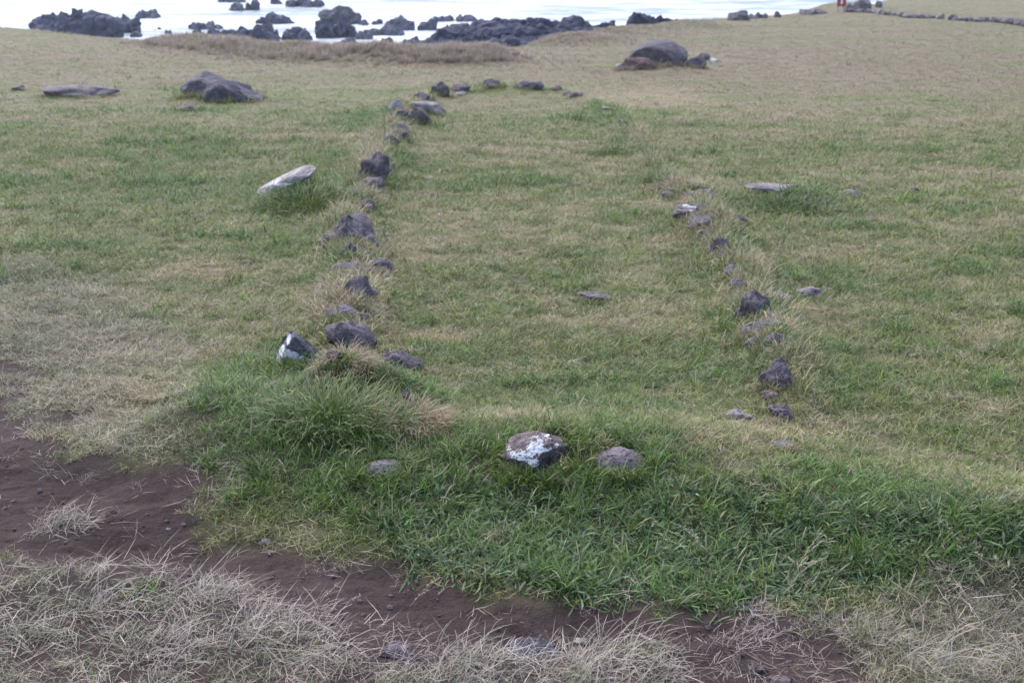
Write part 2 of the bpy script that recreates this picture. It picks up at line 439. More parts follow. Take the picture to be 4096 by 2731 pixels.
ground_o = obj('ground', mesh_np('ground', np.stack([gx, gy, gz], 1), quads, M_GROUND, attrs={'gcol': np.clip(gc, 0, 1)}), kind='structure')

sy = np.concatenate([np.linspace(24, 180, 160), 180 * (9000 / 180) ** np.linspace(0, 1, 30)[1:]])
su = np.linspace(-1, 1, 160)
SX = su[None, :] * (60 + 1.2 * sy)[:, None]; SY = np.repeat(sy[:, None], 160, 1)
wz = 0.16 * fbm(SX.ravel() * 0.12, SY.ravel() * 0.3, seed=41, o=4) * sstep(400, 120, SY.ravel())
ii = (np.arange(len(sy) - 1)[:, None] * 160 + np.arange(159)[None, :]).ravel()
obj('sea', mesh_np('sea', np.stack([SX.ravel(), SY.ravel(), SEA_Z + wz], 1), np.stack([ii, ii + 1, ii + 161, ii + 160], 1), sea_material()), kind='structure')

# ------------------------------------------------------------------ stones
import bmesh
ICO = {}
def ico(s):
    if s not in ICO:
        bm = bmesh.new(); bmesh.ops.create_icosphere(bm, subdivisions=s, radius=1.0)
        bm.verts.ensure_lookup_table()
        ICO[s] = (np.array([v.co[:] for v in bm.verts]), np.array([[v.index for v in f.verts] for f in bm.faces])); bm.free()
    return ICO[s]
def rock_shape(seed, dims, sub=4, cuts=9, rough=0.07, flat_top=0.0, extra=()):
    r = np.random.default_rng(seed)
    V, Fc = ico(sub); V = V.copy()
    planes = []
    for k in range(cuts):
        n = r.normal(size=3); n /= np.linalg.norm(n)
        planes.append((n, r.uniform(0.55, 0.86)))
    if flat_top: planes.append((np.array([r.normal(0, .12), r.normal(0, .12), 1.0]), 1 - flat_top))
    for e in extra: planes.append((np.array(e[:3], float) / np.linalg.norm(e[:3]), e[3]))
    for n, d in planes:
        n = n / np.linalg.norm(n)
        q = V @ n - d
        V = V - np.clip(q, 0, None)[:, None] * n * 0.93
    o = r.uniform(0, 50)
    a, b, c = V[:, 0] * 1.25 + o, V[:, 1] * 1.25 + o, V[:, 2] * 1.25
    wa = min(.34, 2.4 * rough)
    V = V + wa * np.stack([fbm(a, b, c, seed + 11, 3), fbm(a, b, c, seed + 12, 3), fbm(a, b, c, seed + 13, 3)], 1)
    mn, mx = V.min(0), V.max(0)
    V = (V - (mn + mx) / 2) / ((mx - mn) / 2)
    nrm = V / np.linalg.norm(V, axis=1)[:, None]
    n1 = fbm(V[:, 0] * 1.7 + o, V[:, 1] * 1.7, V[:, 2] * 1.7, seed, 3)
    n2 = 0.6 - 1.6 * np.abs(fbm(V[:, 0] * 4 + o, V[:, 1] * 4, V[:, 2] * 4, seed + 5, 4, .6))
    V = V + nrm * (rough * 1.4 * n1 + rough * 0.9 * n2)[:, None]
    return V * (np.array(dims) / 2), Fc
STONE_SPOTS = []    # x, y, rx, ry for the grass around them
def stone(name, px0, px1, py0, py1, label, cat='stone', group=None, col=(0.07, 0.062, 0.075), seed=None, depth=0.75, sub=4, cuts=10, rough=0.16,
          flat_top=0.0, extra=(), tilt=(0, 0, 0), white=(), sink=0.7, hmul=1.0, fringe=1.0, hmin=0.3, grow=1.0):
    pxc = (px0 + px1) / 2
    mw, mh = (px1 - px0) * .15 * grow, (py1 - py0) * .10 * grow
    px0, px1, py0, py1 = px0 - mw, px1 + mw, py0 - mh, py1 + mh * .4
    p = ground(pxc, py1)
    sc = scale_at(p[1], p[2])
    w = (px1 - px0) / sc
    dep = w * depth
    a = math.atan2(CAM_Z - p[2], math.hypot(p[0], p[1]))
    ext = (py1 - py0) / sc
    h = max(w * hmin, (ext - dep * math.sin(a) * 0.75) / math.cos(a)) * hmul * .92
    full = h * (1 + sink)
    seed = seed or int(abs(px0) * 7 + py0 * 13) % 99991
    V, Fc = rock_shape(seed, (w, dep, full), sub, cuts, rough, flat_top, extra)
    if any(tilt):
        R = np.array((Matrix.Rotation(tilt[0], 3, 'X') @ Matrix.Rotation(tilt[1], 3, 'Y') @ Matrix.Rotation(tilt[2], 3, 'Z')))
        V = V @ R.T
    y = p[1] + dep * 0.45
    zg = min(float(terrain(p[0], y, False)), float(terrain(p[0], p[1] + .05 * dep, False)) + .02)
    V[:, 2] += full / 2
    at = {}
    if white:
        wv = np.zeros(len(V))
        for u, v, ru, rv, s in white:      # share of width, share of height on the side that shows
            k = np.exp(-(((V[:, 0] / w) - u) / ru) ** 2 - (((V[:, 2] - h * sink) / h - v) / rv) ** 2)
            wv = np.maximum(wv, s * k)
        wv *= sstep(0.35 * dep, 0.1 * dep, V[:, 1])
        at['white'] = wv
    me = mesh_np(name, V, Fc, M_ROCK, True, at)
    STONE_SPOTS.append((p[0], y, w / 2, dep / 2, h, fringe))
    return obj(name, me, None, (p[0], y, zg - h * sink), 0, label, cat, group, color=col)

DK = (0.100, 0.082, 0.092); MD = (0.128, 0.106, 0.114); LT = (0.160, 0.140, 0.142); BR = (0.145, 0.102, 0.090); PALE = (0.215, 0.195, 0.19)
GL, GR, GF = 'kerb stones along the left row', 'kerb stones along the right row', 'kerb stones round the far end'
# near end
stone('kerb_stone', 2004, 2310, 1712, 1895, 'broad brown kerb stone with a white lichen band, front centre of the outline', group='kerb stones at the near end', col=(0.098, 0.072, 0.072), sub=5, cuts=6, seed=41, depth=0.7, rough=0.09,
      white=[(-.28, .45, .2, .16, .8), (-.06, .78, .13, .2, .95), (.04, .66, .2, .1, .85), (-.16, .58, .16, .14, .9), (-.1, .36, .12, .12, .9), (-.06, .2, .1, .08, .8), (.1, .93, .3, .05, .6), (.22, .7, .14, .1, .6)], sink=1.0, fringe=2.2, grow=0, hmul=.85)
stone('kerb_stone', 2382, 2585, 1775, 1900, 'rounded grey kerb stone right of the brown one with white lichen', group='kerb stones at the near end', col=MD, sub=5, cuts=6, depth=0.8, rough=0.09, sink=1.0, fringe=2.6, grow=0, hmul=.72)
stone('kerb_stone', 1440, 1610, 1828, 1915, 'flat grey-green kerb stone in front of the big grass tussock', group='kerb stones at the near end', col=(0.09, 0.09, 0.08), flat_top=0.5, depth=0.7, grow=0, fringe=2, hmul=.7)
stone('kerb_stone', 1610, 1652, 1560, 1645, 'dark upright stone peeping out of the brown side of the tussock', group='kerb stones at the near end', col=DK)
stone('kerb_stone', 1625, 1700, 1632, 1680, 'small flat pale stone below the brown side of the tussock', group='kerb stones at the near end', col=PALE, flat_top=0.4)
# left row, near to far
stone('kerb_stone', 1092, 1252, 1322, 1490, 'pointed grey stone with large white patches, left of the row', group=GL, col=(0.085, 0.08, 0.095), sub=5, cuts=2, seed=77, depth=0.6, rough=0.035, sink=0.35,
      extra=[(-1, -.25, .62, .36), (1, -.2, .75, .45), (0, -1, .25, .42), (0.3, 1, .4, .4)],
      white=[(-.1, .84, .08, .10, 1.2), (-.16, .56, .17, .11, 1.25), (0.02, .5, .12, .09, 1.2), (-.28, .3, .1, .12, 1.15), (.18, .34, .16, .15, 1.3), (-.06, .16, .14, .1, .95), (-.25, .1, .14, .14, .95)], hmul=1.1)
stone('kerb_stone', 1554, 1685, 1385, 1490, 'dark pitted stone standing alone right of the left row', group=GL, col=DK, depth=0.7)
stone('kerb_stone', 1312, 1372, 1398, 1452, 'small dark stone half hidden in dry brown grass behind the tussock', group=GL, col=DK)
stone('kerb_stone', 1326, 1478, 1286, 1420, 'dark wedge stone sloping down to the right, behind the white-patched stone', group=GL, col=DK, extra=[(.8, -.1, .9, .25)], cuts=6)
stone('kerb_stone', 1306, 1420, 1219, 1290, 'rounded purple-grey stone left of a brown dry grass tuft', group=GL, col=MD)
stone('kerb_stone', 1402, 1456, 1186, 1212, 'little reddish stone at the foot of the big blocky stone', group=GL, col=BR)
stone('kerb_stone', 1375, 1488, 1095, 1205, 'blocky upright purple-grey stone midway along the left row', group=GL, col=MD, cuts=12)
stone('kerb_stone', 1338, 1442, 1058, 1102, 'low dark flat stone just behind the blocky stone', group=GL, col=DK, flat_top=0.4)
stone('kerb_stone', 1466, 1562, 1026, 1086, 'dark round stone just right of the left row', group=GL, col=DK, cuts=5)
stone('kerb_stone', 1362, 1416, 965, 1036, 'small dark upright stone below the large sloping stone', group=GL, col=DK)
stone('kerb_stone', 1300, 1488, 846, 978, 'large grey stone with a shoulder sloping right, middle of left row', group=GL, col=MD, extra=[(.9, -.1, .7, .3), (-.9, 0, .9, .35)], cuts=6, sub=5)
stone('kerb_stone', 1450, 1524, 704, 764, 'small stone in dry grass at the foot of the tall dark stone', group=GL, col=MD)
stone('kerb_stone', 1436, 1538, 602, 726, 'tall dark stone with a ragged top in the left row', group=GL, col=DK, cuts=11)
stone('kerb_stone', 1536, 1590, 536, 584, 'small round stone beyond the tall dark stone', group=GL, col=MD)
stone('kerb_stone', 1559, 1632, 484, 526, 'low dark block in front of the pale tilted slab', group=GL, col=DK)
stone('kerb_stone', 1557, 1632, 438, 486, 'dark angular stone at the base of the pale tilted slab', group=GL, col=DK)
stone('kerb_stone', 1650, 1716, 430, 498, 'dark upright stone inside the bend of the far left corner', group=GL, col=DK)
stone('stone_slab', 1634, 1758, 417, 454, 'flat pale brown slab behind the dark upright stone at far corner', cat='slab', group=GL, col=PALE, flat_top=0.6, depth=0.5)
stone('stone_slab', 1560, 1606, 398, 450, 'thin white slab tilted on edge at the far left corner', cat='slab', group=GL, col=(0.3, 0.3, 0.33), depth=0.35, tilt=(0, 0.35, 0.0), cuts=6)
stone('kerb_stone', 1656, 1708, 368, 416, 'small dark stone beyond the pale brown slab', group=GL, col=MD)
# far end
stone('kerb_stone', 1732, 1788, 331, 384, 'upright dark stone at the left of the far end', group=GF, col=DK)
stone('kerb_stone', 1814, 1874, 340, 368, 'flat stone right of the upright one at the far end', group=GF, col=MD)
stone('kerb_stone', 1820, 1860, 364, 384, 'small pale stone in front of the flat one at the far end', group=GF, col=PALE)
stone('kerb_stone', 1936, 2000, 316, 352, 'dark crowned stone on the green tuft at the far end', group=GF, col=MD)
stone('kerb_stone', 2082, 2160, 335, 358, 'low wide stone right of the green tuft at the far end', group=GF, col=MD, flat_top=.3)
stone('kerb_stone', 2210, 2244, 343, 364, 'tiny brownish stone near the right of the far end', group=GF, col=BR)
stone('kerb_stone', 2255, 2281, 364, 380, 'tiny pale stone beside the far right corner', group=GF, col=PALE)
stone('kerb_stone', 2282, 2330, 367, 390, 'dark stone at the far right corner', group=GF, col=DK)
stone('kerb_stone', 2414, 2450, 425, 443, 'faint flat stone just beyond the far right corner bend', group=GR, col=LT)
stone('kerb_stone', 2470, 2496, 477, 492, 'faint small grey stone near the top of the right row', group=GR, col=LT)
# right row, far to near
stone('kerb_stone', 2630, 2676, 730, 752, 'small dark stone topped with pale dry grass at head of right row', group=GR, col=DK)
stone('kerb_stone', 2750, 2854, 760, 804, 'flat-topped dark stone in the upper right row', group=GR, col=MD, flat_top=.35)
stone('kerb_stone', 2720, 2832, 816, 868, 'low stone with a white streak in the right row', group=GR, col=MD, sub=5, white=[(-.1, .85, .22, .1, 1), (-.05, .55, .1, .1, .9)])
stone('kerb_stone', 2774, 2882, 862, 916, 'dark rounded stone under yellow grass in the right row', group=GR, col=DK, cuts=6)
stone('kerb_stone', 2898, 2984, 851, 886, 'small jagged stones edge right of the yellow grass', group=GR, col=DK)
stone('kerb_stone', 2904, 2944, 898, 932, 'small brown stone right of the dark rounded one', group=GR, col=BR)
stone('kerb_stone', 2846, 2908, 942, 1016, 'narrow stone tangled in dry stalks in the right row', group=GR, col=MD)
stone('kerb_stone', 2852, 2914, 1034, 1064, 'low brownish stone beside the pale rounded one', group=GR, col=BR)
stone('kerb_stone', 2910, 2980, 1052, 1104, 'pale grey rounded stone in the middle of the right row', group=GR, col=LT, cuts=5)
stone('kerb_stone', 2964, 3076, 1160, 1280, 'large dark upright block in the right row', group=GR, col=DK, cuts=10, sub=5)
stone('kerb_stone', 3066, 3162, 1171, 1214, 'flat grey stone behind the large dark block', group=GR, col=LT, flat_top=.5)
stone('kerb_stone', 2994, 3126, 1288, 1338, 'long low grey stone below the large dark block', group=GR, col=LT, depth=.6, flat_top=.3)
stone('kerb_stone', 3068, 3146, 1330, 1396, 'grey rounded stone touching the long low one', group=GR, col=MD)
stone('kerb_stone', 3068, 3118, 1388, 1434, 'small reddish-brown stone between two dark ones', group=GR, col=BR)
stone('kerb_stone', 3060, 3186, 1428, 1560, 'large dark pitted stone, nearest big one of the right row', group=GR, col=DK, sub=5, cuts=10, extra=[(.9, -.1, .8, .4)])
stone('kerb_stone', 3092, 3172, 1611, 1676, 'small dark stone near the front of the right row', group=GR, col=DK)
stone('kerb_stone', 2922, 3010, 1628, 1686, 'small grey stone left of the right row, near the front', group=GR, col=LT)
for x0, x1, y0, y1, lab, c, gp in ((1345, 1400, 1385, 1425, 'small stone under the wedge stone, nearest the white-patched one', MD, GL), (1396, 1470, 1240, 1300, 'brownish stone right of the rounded purple-grey stone', BR, GL),
        (1330, 1392, 1128, 1172, 'small stone hugging the left of the blocky stone', DK, GL), (1420, 1482, 1062, 1104, 'small stone between the low dark flat stone and the round one', MD, GL),
        (1412, 1470, 976, 1024, 'small stone below the right shoulder of the large sloping stone', BR, GL), (1424, 1486, 800, 848, 'small dark stone between the slab tussock and the large sloping stone', DK, GL),
        (1500, 1556, 640, 690, 'small stone against the right of the tall dark stone', MD, GL), (1580, 1632, 520, 560, 'small stone above the small round one in the left row', DK, GL),
        (3050, 3110, 1560, 1606, 'small stone below the nearest big stone of the right row', BR, GR), (3000, 3062, 1342, 1384, 'small stone left of the grey rounded one in the right row', DK, GR),
        (3050, 3112, 1236, 1290, 'stone tucked under the right of the large dark block', MD, GR), (2930, 2992, 1112, 1160, 'small stone just above the large dark block', DK, GR),
        (2870, 2930, 1000, 1036, 'small stone between the narrow stone and the pale rounded one', MD, GR), (2800, 2856, 912, 950, 'small stone under the dark rounded stone', BR, GR), (2660, 2720, 752, 790, 'small stone between the two uppermost dark ones of the right row', MD, GR)):
    stone('kerb_stone', x0, x1, y0, y1, lab, group=gp, col=c)
# loose stones on the field
GS = 'loose stones on the field'
stone('field_stone', 3207, 3288, 1146, 1194, 'pale rounded stone lying right of the large dark block', group=GS, col=PALE, cuts=4)
stone('field_stone', 3040, 3212, 732, 768, 'long flat grey stone on top of a green mound', group=GS, col=LT, flat_top=.3, depth=.6, hmul=.55, hmin=.1)
stone('field_stone', 3374, 3444, 757, 787, 'grey rounded stone right of the green mound', group=GS, col=LT, cuts=5)
stone('field_stone', 3648, 3682, 749, 773, 'small dark stone farthest right of the green mound', group=GS, col=DK)
stone('field_stone', 2322, 2432, 1166, 1206, 'flat dark stone alone in the middle of the outline', group=GS, col=DK, flat_top=.65, hmul=.6)
stone('field_stone', 3110, 3190, 1752, 1800, 'dark flat stone almost buried in grass near the front right', group=GS, col=DK, flat_top=.5, hmul=.7)
stone('stone_slab', 1030, 1232, 655, 762, 'long pale slab tilted up to the right above green grass', cat='slab', group=GS, col=(0.30, 0.265, 0.255), depth=.6, sub=5, cuts=4, rough=.05, seed=9, hmul=.5, flat_top=.45, tilt=(.1, -.42, .0), sink=0.12,
      white=[(-.3, .5, .2, .4, .75), (0.0, .55, .25, .25, .7)])
stone('boulder', 716, 925, 271, 385, 'big hunched purple-grey boulder in the left field', cat='boulder', group=GS, col=(0.085, 0.074, 0.09), sub=5, cuts=3, extra=[(.6, -.1, .85, .28), (-.4, -.3, .85, .72)], seed=123, depth=.8, rough=.09, hmul=.84, grow=.3)
stone('field_stone', 838, 1012, 326, 408, 'low rubbly stone sloping right from the hunched boulder', group=GS, col=(0.085, 0.074, 0.09), extra=[(.7, -.1, .8, .3)], cuts=5)
stone('field_stone', 176, 396, 334, 386, 'long low brown-grey stone at the far left', group=GS, col=MD, cuts=4, depth=.7, hmul=.8, hmin=.1, rough=.16, sink=1.0)
stone('field_stone', 40, 92, 344, 364, 'little dark stone at the left edge of the field', group=GS, col=DK)
stone('field_stone', 704, 776, 413, 446, 'small brownish stone below the hunched boulder', group=GS, col=BR)
stone('boulder', 2520, 2760, 140, 262, 'great smooth rounded boulder in the far field', cat='boulder', group='rocks about the great boulder', col=(0.078, 0.067, 0.078), sub=5, cuts=3, seed=5, depth=.9, rough=.05, sink=.6, grow=0,
      white=[(-.2, .3, .06, .05, .7), (.02, .3, .05, .05, .7)])
stone('field_stone', 2474, 2634, 230, 282, 'reddish-brown slab lying against the great boulder', cat='slab', group='rocks about the great boulder', col=(0.10, 0.062, 0.058), flat_top=.4, depth=.4, grow=0)
stone('field_stone', 2464, 2494, 254, 276, 'small whitish stone left of the reddish slab', group='rocks about the great boulder', col=(0.3, 0.3, 0.3))
stone('field_stone', 2756, 2818, 229, 272, 'dark stone right of the great boulder', group='rocks about the great boulder', col=DK)
stone('field_stone', 2800, 2836, 219, 244, 'small dark stone topping the one right of the boulder', group='rocks about the great boulder', col=DK, hmul=1.3)
stone('field_stone', 2848, 2874, 233, 250, 'tiny white stone farthest right of the great boulder', group='rocks about the great boulder', col=(0.5, 0.5, 0.5))
# skyline stones
GK = 'stones along the far field edge'
stone('edge_stone', 2926, 2992, 42, 82, 'large pointed stone on the far skyline', group=GK, col=MD)
stone('edge_stone', 2996, 3028, 56, 76, 'first small stone right of the pointed skyline stone', group=GK, col=MD, sub=3)
stone('edge_stone', 3026, 3048, 52, 74, 'second small stone right of the pointed skyline stone', group=GK, col=DK, sub=3)
stone('edge_stone', 3048, 3070, 54, 73, 'third small stone right of the pointed skyline stone', group=GK, col=MD, sub=3)
stone('edge_stone', 3102, 3124, 46, 70, 'lone upright stone on the skyline left of the red sign', group=GK, col=DK, sub=3)
stone('edge_stone', 3206, 3262, 38, 60, 'low wide stone on the skyline nearer the red sign', group=GK, col=MD, sub=3)
stone('edge_stone', 3256, 3304, 34, 56, 'knobbed stone on the skyline next left of the red sign', group=GK, col=MD, sub=3)
stone('edge_stone', 3386, 3408, 16, 46, 'upright stone right beside the red sign', group=GK, col=MD, sub=3)
stone('edge_stone', 3412, 3446, 6, 44, 'rounded grey boulder second right of the red sign', group=GK, col=LT, sub=3)
stone('edge_stone', 3442, 3484, -2, 42, 'darkest and tallest boulder right of the red sign', group=GK, col=MD, sub=3)
stone('edge_stone', 3506, 3528, 6, 30, 'small pointed stone beyond the boulders right of the sign', group=GK, col=DK, sub=3)
# stones and pebbles by the path
GP = 'stones on the bare path'
stone('path_stone', 1512, 1662, 2546, 2640, 'rough earthy stone in dry grass at the bottom centre', group=GP, col=(0.085, 0.068, 0.075), sub=5, flat_top=.2, hmul=.7, grow=0)
stone('path_stone', 2004, 2240, 2512, 2640, 'smooth dark stone beside the path at the bottom', group=GP, col=(0.06, 0.052, 0.064), sub=5, cuts=5, hmul=.6, grow=0, rough=.06)
stone('path_stone', 2306, 2346, 2548, 2572, 'small pale stone right of the smooth dark path stone', group=GP, col=PALE, sub=3)
stone('path_stone', 1332, 1368, 2336, 2364, 'small dark pebble in the middle of the path', group=GP, col=MD, sub=3)
stone('path_stone', 428, 462, 2027, 2047, 'pale pebble on the path at the left', group=GP, col=(0.2, 0.17, 0.17), sub=3)
stone('path_stone', 662, 680, 2108, 2126, 'tiny pale chip on the path, left', group=GP, col=(0.3, 0.27, 0.26), sub=3)
stone('path_stone', 1036, 1078, 2162, 2182, 'flat grey pebble at the grass edge of the path', group=GP, col=MD, sub=3)
stone('path_stone', 3004, 3066, 2660, 2696, 'earth-brown lump on the bare patch, bottom right', group=GP, col=(0.06, 0.042, 0.045), sub=3)
stone('path_stone', 3136, 3174, 2686, 2710, 'smaller earth-brown lump right of the brown lump', group=GP, col=(0.06, 0.042, 0.045), sub=3)
stone('path_stone', 3088, 3160, 2708, 2746, 'low pinkish stone at the very bottom of the bare patch', group=GP, col=(0.09, 0.068, 0.07), sub=3, flat_top=.3)

# ------------------------------------------------------------------ lava rocks of the shore
def lava(name, lumps, label, group=None, voxel=0.08, col=(0.05, 0.046, 0.06), cat='rock', seed=0):
    """lumps: (x, y, z, w, d, h) fused into one rock"""
    Vs, Fs, n = [], [], 0
    for k, (x, y, z, w, d, h) in enumerate(lumps):
        V, Fc = rock_shape(seed * 31 + k * 7 + 3, (w, d, h), 3, 14, 0.22)
        a = rng.uniform(0, 6.28)
        V = V + np.array([x, y, z]); Vs.append(V); Fs.append(Fc + n); n += len(V)
    c = np.mean([[l[0], l[1], 0] for l in lumps], 0); c[2] = min(l[2] for l in lumps)
    me = mesh_np(name, np.vstack(Vs) - c, np.vstack(Fs), M_LAVA, False)
    o = bpy.data.objects.new(name, me); COL.objects.link(o)
    md = o.modifiers.new('fuse', 'REMESH'); md.mode = 'VOXEL'; md.voxel_size = voxel
    dg = bpy.context.evaluated_depsgraph_get()
    me2 = bpy.data.meshes.new_from_object(o.evaluated_get(dg))
    o.modifiers.clear(); o.data = me2; bpy.data.meshes.remove(me)
    co = np.empty(len(me2.vertices) * 3, np.float32); me2.vertices.foreach_get('co', co); co = co.reshape(-1, 3)
    no = np.empty(len(me2.vertices) * 3, np.float32); me2.vertex_normals.foreach_get('vector', no); no = no.reshape(-1, 3)
    f = 1 / (voxel * 9)
    dsp = fbm(co[:, 0] * f + seed, co[:, 1] * f, co[:, 2] * f, seed + 60, 4, 0.7)
    co = co + no * (dsp * voxel * 4.5)[:, None]
    me2.vertices.foreach_set('co', co.astype(np.float32).ravel()); me2.update()
    if not me2.materials: me2.materials.append(M_LAVA)
    o.location = c; o['kind'] = 'thing'; o['label'] = label; o['category'] = cat; o.color = tuple(col) + (1,)
    if group: o['group'] = group
    return o
SR = 'lava rocks standing in the surf'
def sea_rock(px0, px1, py0, py1, label, n=3, col=(0.095, 0.096, 0.130), tops=None):  # default colour lifted to blue-grey: sea haze painted into the rock
    """a rock whose foot stands in the sea"""
    b = flat((px0 + px1) / 2, py1, SEA_Z); y = b[1]; sc = scale_at(y, SEA_Z)
    w, h = (px1 - px0) / sc, (py1 - py0) / sc
    r = random.Random(px0 * 3 + py0)
    L = []
    for k in range(n):
        u = (k + 0.5) / n
        hh = h * (tops[k] if tops else (1.0 if k == n // 2 else r.uniform(0.5, 0.95)))
        ww = w / n * r.uniform(1.25, 1.6) if n > 1 else w
        xx = b[0] - w / 2 + min(max(u * w, ww / 2), w - ww / 2)
        L.append((xx, y + r.uniform(0, .4) * w / n + 0.2, SEA_Z + hh / 2 - 0.35, ww, ww * r.uniform(.6, .9), hh + 0.7))
        for j in range(5 if n > 1 else 2):
            a = ww * r.uniform(.22, .55)
            L.append((min(max(xx + r.uniform(-.7, .7) * ww, b[0] - w / 2 + a / 2), b[0] + w / 2 - a / 2), y - r.uniform(0, .25) * ww, SEA_Z + r.uniform(.25, .8) * hh - .2, a, a, a * r.uniform(.6, 1.1) + .2))
    return lava('sea_rock', L, label, SR, max(0.05, min(0.12, w / 40)), col, seed=int(px0))
LC = (0.125, 0.125, 0.155)  # lighter rocks, with the haze painted into their colour too
sea_rock(125, 500, 42, 150, 'widest dark lava rock in the surf, far left', 7, tops=[.72, .95, .9, 1.0, .95, .85, .7])
sea_rock(440, 566, 66, 132, 'rock joined to the right flank of the widest left rock', 3)
sea_rock(548, 632, 38, 72, 'grey rock standing off behind the widest left rock', 2, LC)
sea_rock(618, 644, 108, 118, 'tiny rock awash right of the widest left rock', 1)
sea_rock(655, 692, 122, 138, 'small low rock awash above the grass edge, left', 1)
sea_rock(515, 568, 130, 148, 'low rock nearest the grass edge at left', 2)
sea_rock(745, 790, 96, 116, 'small block left of the long flat rock', 1)
sea_rock(780, 895, 88, 116, 'long flat rock in the surf left of centre', 3, LC)
sea_rock(765, 900, 118, 172, 'dark ragged rock behind the grass bank, left part', 4)
sea_rock(880, 1000, 105, 170, 'dark ragged rock behind the grass bank, middle part', 4)
sea_rock(985, 1122, 98, 168, 'dark ragged rock behind the grass bank, right part with a block', 4)
sea_rock(918, 974, 14, 44, 'broken rock with a foam gap near the top edge', 2, LC)
sea_rock(984, 1042, 2, 42, 'tall notched rock near the top edge', 2)
sea_rock(872, 984, -8, 10, 'rock cut by the top edge, left one', 2)
sea_rock(1084, 1128, -10, 20, 'small rock cut by the top edge', 1, LC)
sea_rock(1144, 1290, -14, 26, 'wide rock cut by the top edge', 3)
sea_rock(1025, 1180, 58, 94, 'low rock with a thumb-like knob at its left', 4, tops=[.55, 1.0, .7, .65])
sea_rock(1126, 1244, 114, 162, 'dark low rock right of the ragged shore rocks', 3)
sea_rock(1150, 1215, 112, 122, 'thin strip of rock awash above the dark low rock', 2)
sea_rock(1272, 1434, 34, 96, 'large pale grey rock in the centre surf', 3, (0.11, 0.105, 0.12))
sea_rock(1260, 1345, 80, 152, 'dark rock under the left of the large pale rock', 3)
sea_rock(1330, 1428, 72, 150, 'dark rock under the right of the large pale rock', 3)
sea_rock(1420, 1492, 122, 158, 'low wet rock right of the dark centre rocks', 2, LC)
sea_rock(1436, 1474, 84, 102, 'small rock between the pale rock and the domed rock', 1)
sea_rock(1488, 1528, 82, 100, 'small pointed rock left of the domed rock', 1)
sea_rock(1536, 1660, 63, 122, 'domed grey rock in the surf, centre', 3, LC, tops=[.7, 1.0, .6])
sea_rock(1470, 1614, 98, 142, 'broad flat rock in front of the domed rock', 3, LC)
sea_rock(1670, 1746, 76, 122, 'rock right of the domed rock', 2)
sea_rock(1748, 1820, 66, 88, 'left one of two low rocks far out', 2, LC)
sea_rock(1822, 1910, 60, 90, 'right one of two low rocks far out', 2, LC)
sea_rock(1906, 1952, 85, 104, 'small rock far out just left of the headland', 1, LC)
sea_rock(1744, 1804, 100, 130, 'dark rock touching the left of the pale foam-ringed rock', 2)
sea_rock(1796, 1900, 100, 130, 'pale foam-ringed rock left of the headland', 2, (0.13, 0.12, 0.13))
sea_rock(1336, 1446, 156, 196, 'brown-black rock showing over the middle of the bank', 2)
sea_rock(1512, 1584, 153, 198, 'pointed brown rock showing over the bank', 2, (0.075, 0.06, 0.062))
sea_rock(1584, 1680, 150, 200, 'dark rock between the pointed brown rock and headland', 2)
sea_rock(1670, 1752, 154, 204, 'dark rock at the left foot of the headland', 2)
# the headland: one fused mass on the shore
prof = [(1746, 135), (1800, 124), (1886, 116), (1950, 95), (2038, 88), (2100, 74), (2133, 88), (2193, 74), (2217, 89), (2252, 80), (2300, 80), (2336, 92), (2371, 113)]
L = []
for k, px in enumerate(range(1762, 2380, 26)):
    py = np.interp(px, [p[0] for p in prof], [p[1] for p in prof])
    dist = 37.5 + (px - 1746) / 625 * 3.0
    for row in range(3):
        d = ray(px + rng.uniform(-8, 8), py + row * 36 + (0 if row == 0 else rng.uniform(-8, 14))); t = (dist - row * 0.9) / d[1]
        x, y, z = d[0] * t, d[1] * t, CAM_Z + d[2] * t
        s = rng.uniform(0.55, 0.95)
        for j in range(3): e = rng.uniform(.2, .4); L.append((x + rng.uniform(-.35, .35), y - rng.uniform(0, .4), z - rng.uniform(.1, .7), e * 1.3, e, e))
        L.append((x, y, z - s * 0.45, s * 1.25, s, s))
        L.append((x, y + .3, z - s * 1.0, s * 1.5, s * 1.5, s * 1.5))
lava('lava_headland', L, 'long black lava headland rising behind the grass dip', None, 0.07, (0.072, 0.072, 0.104), 'headland', 77)  # bluish tone is veiling glare painted into the black lava
for px0, px1, py0, py1, lab in ((2380, 2490, 86, 140, 'low black lava outcrop right of the headland'), (2505, 2625, 48, 124, 'twin-peaked black lava outcrop on the shore'), (2596, 2712, 58, 116, 'black lava outcrop sloping into the far field edge')):
    b = flat((px0 + px1) / 2, py1); dd = b[1] + 1.2; sc = F / dd; n = 4; L = []
    for k in range(n):
        px = px0 + (k + .5) / n * (px1 - px0); py = py0 + (0 if k in (1, 2) else 14)
        d = ray(px, py); t = dd / d[1]; s = (px1 - px0) / n / sc * 1.5
        z = CAM_Z + d[2] * t
        L.append((d[0] * t, dd, z - s * .5, s, s, s)); L.append((d[0] * t, dd, z - s * 1.2, s * 1.1, s, s * 1.6))
    lava('shore_outcrop', L, lab, 'black outcrops along the shore', 0.07, (0.072, 0.070, 0.098), 'rock', int(px0))  # same glare-blue put into the outcrop colour

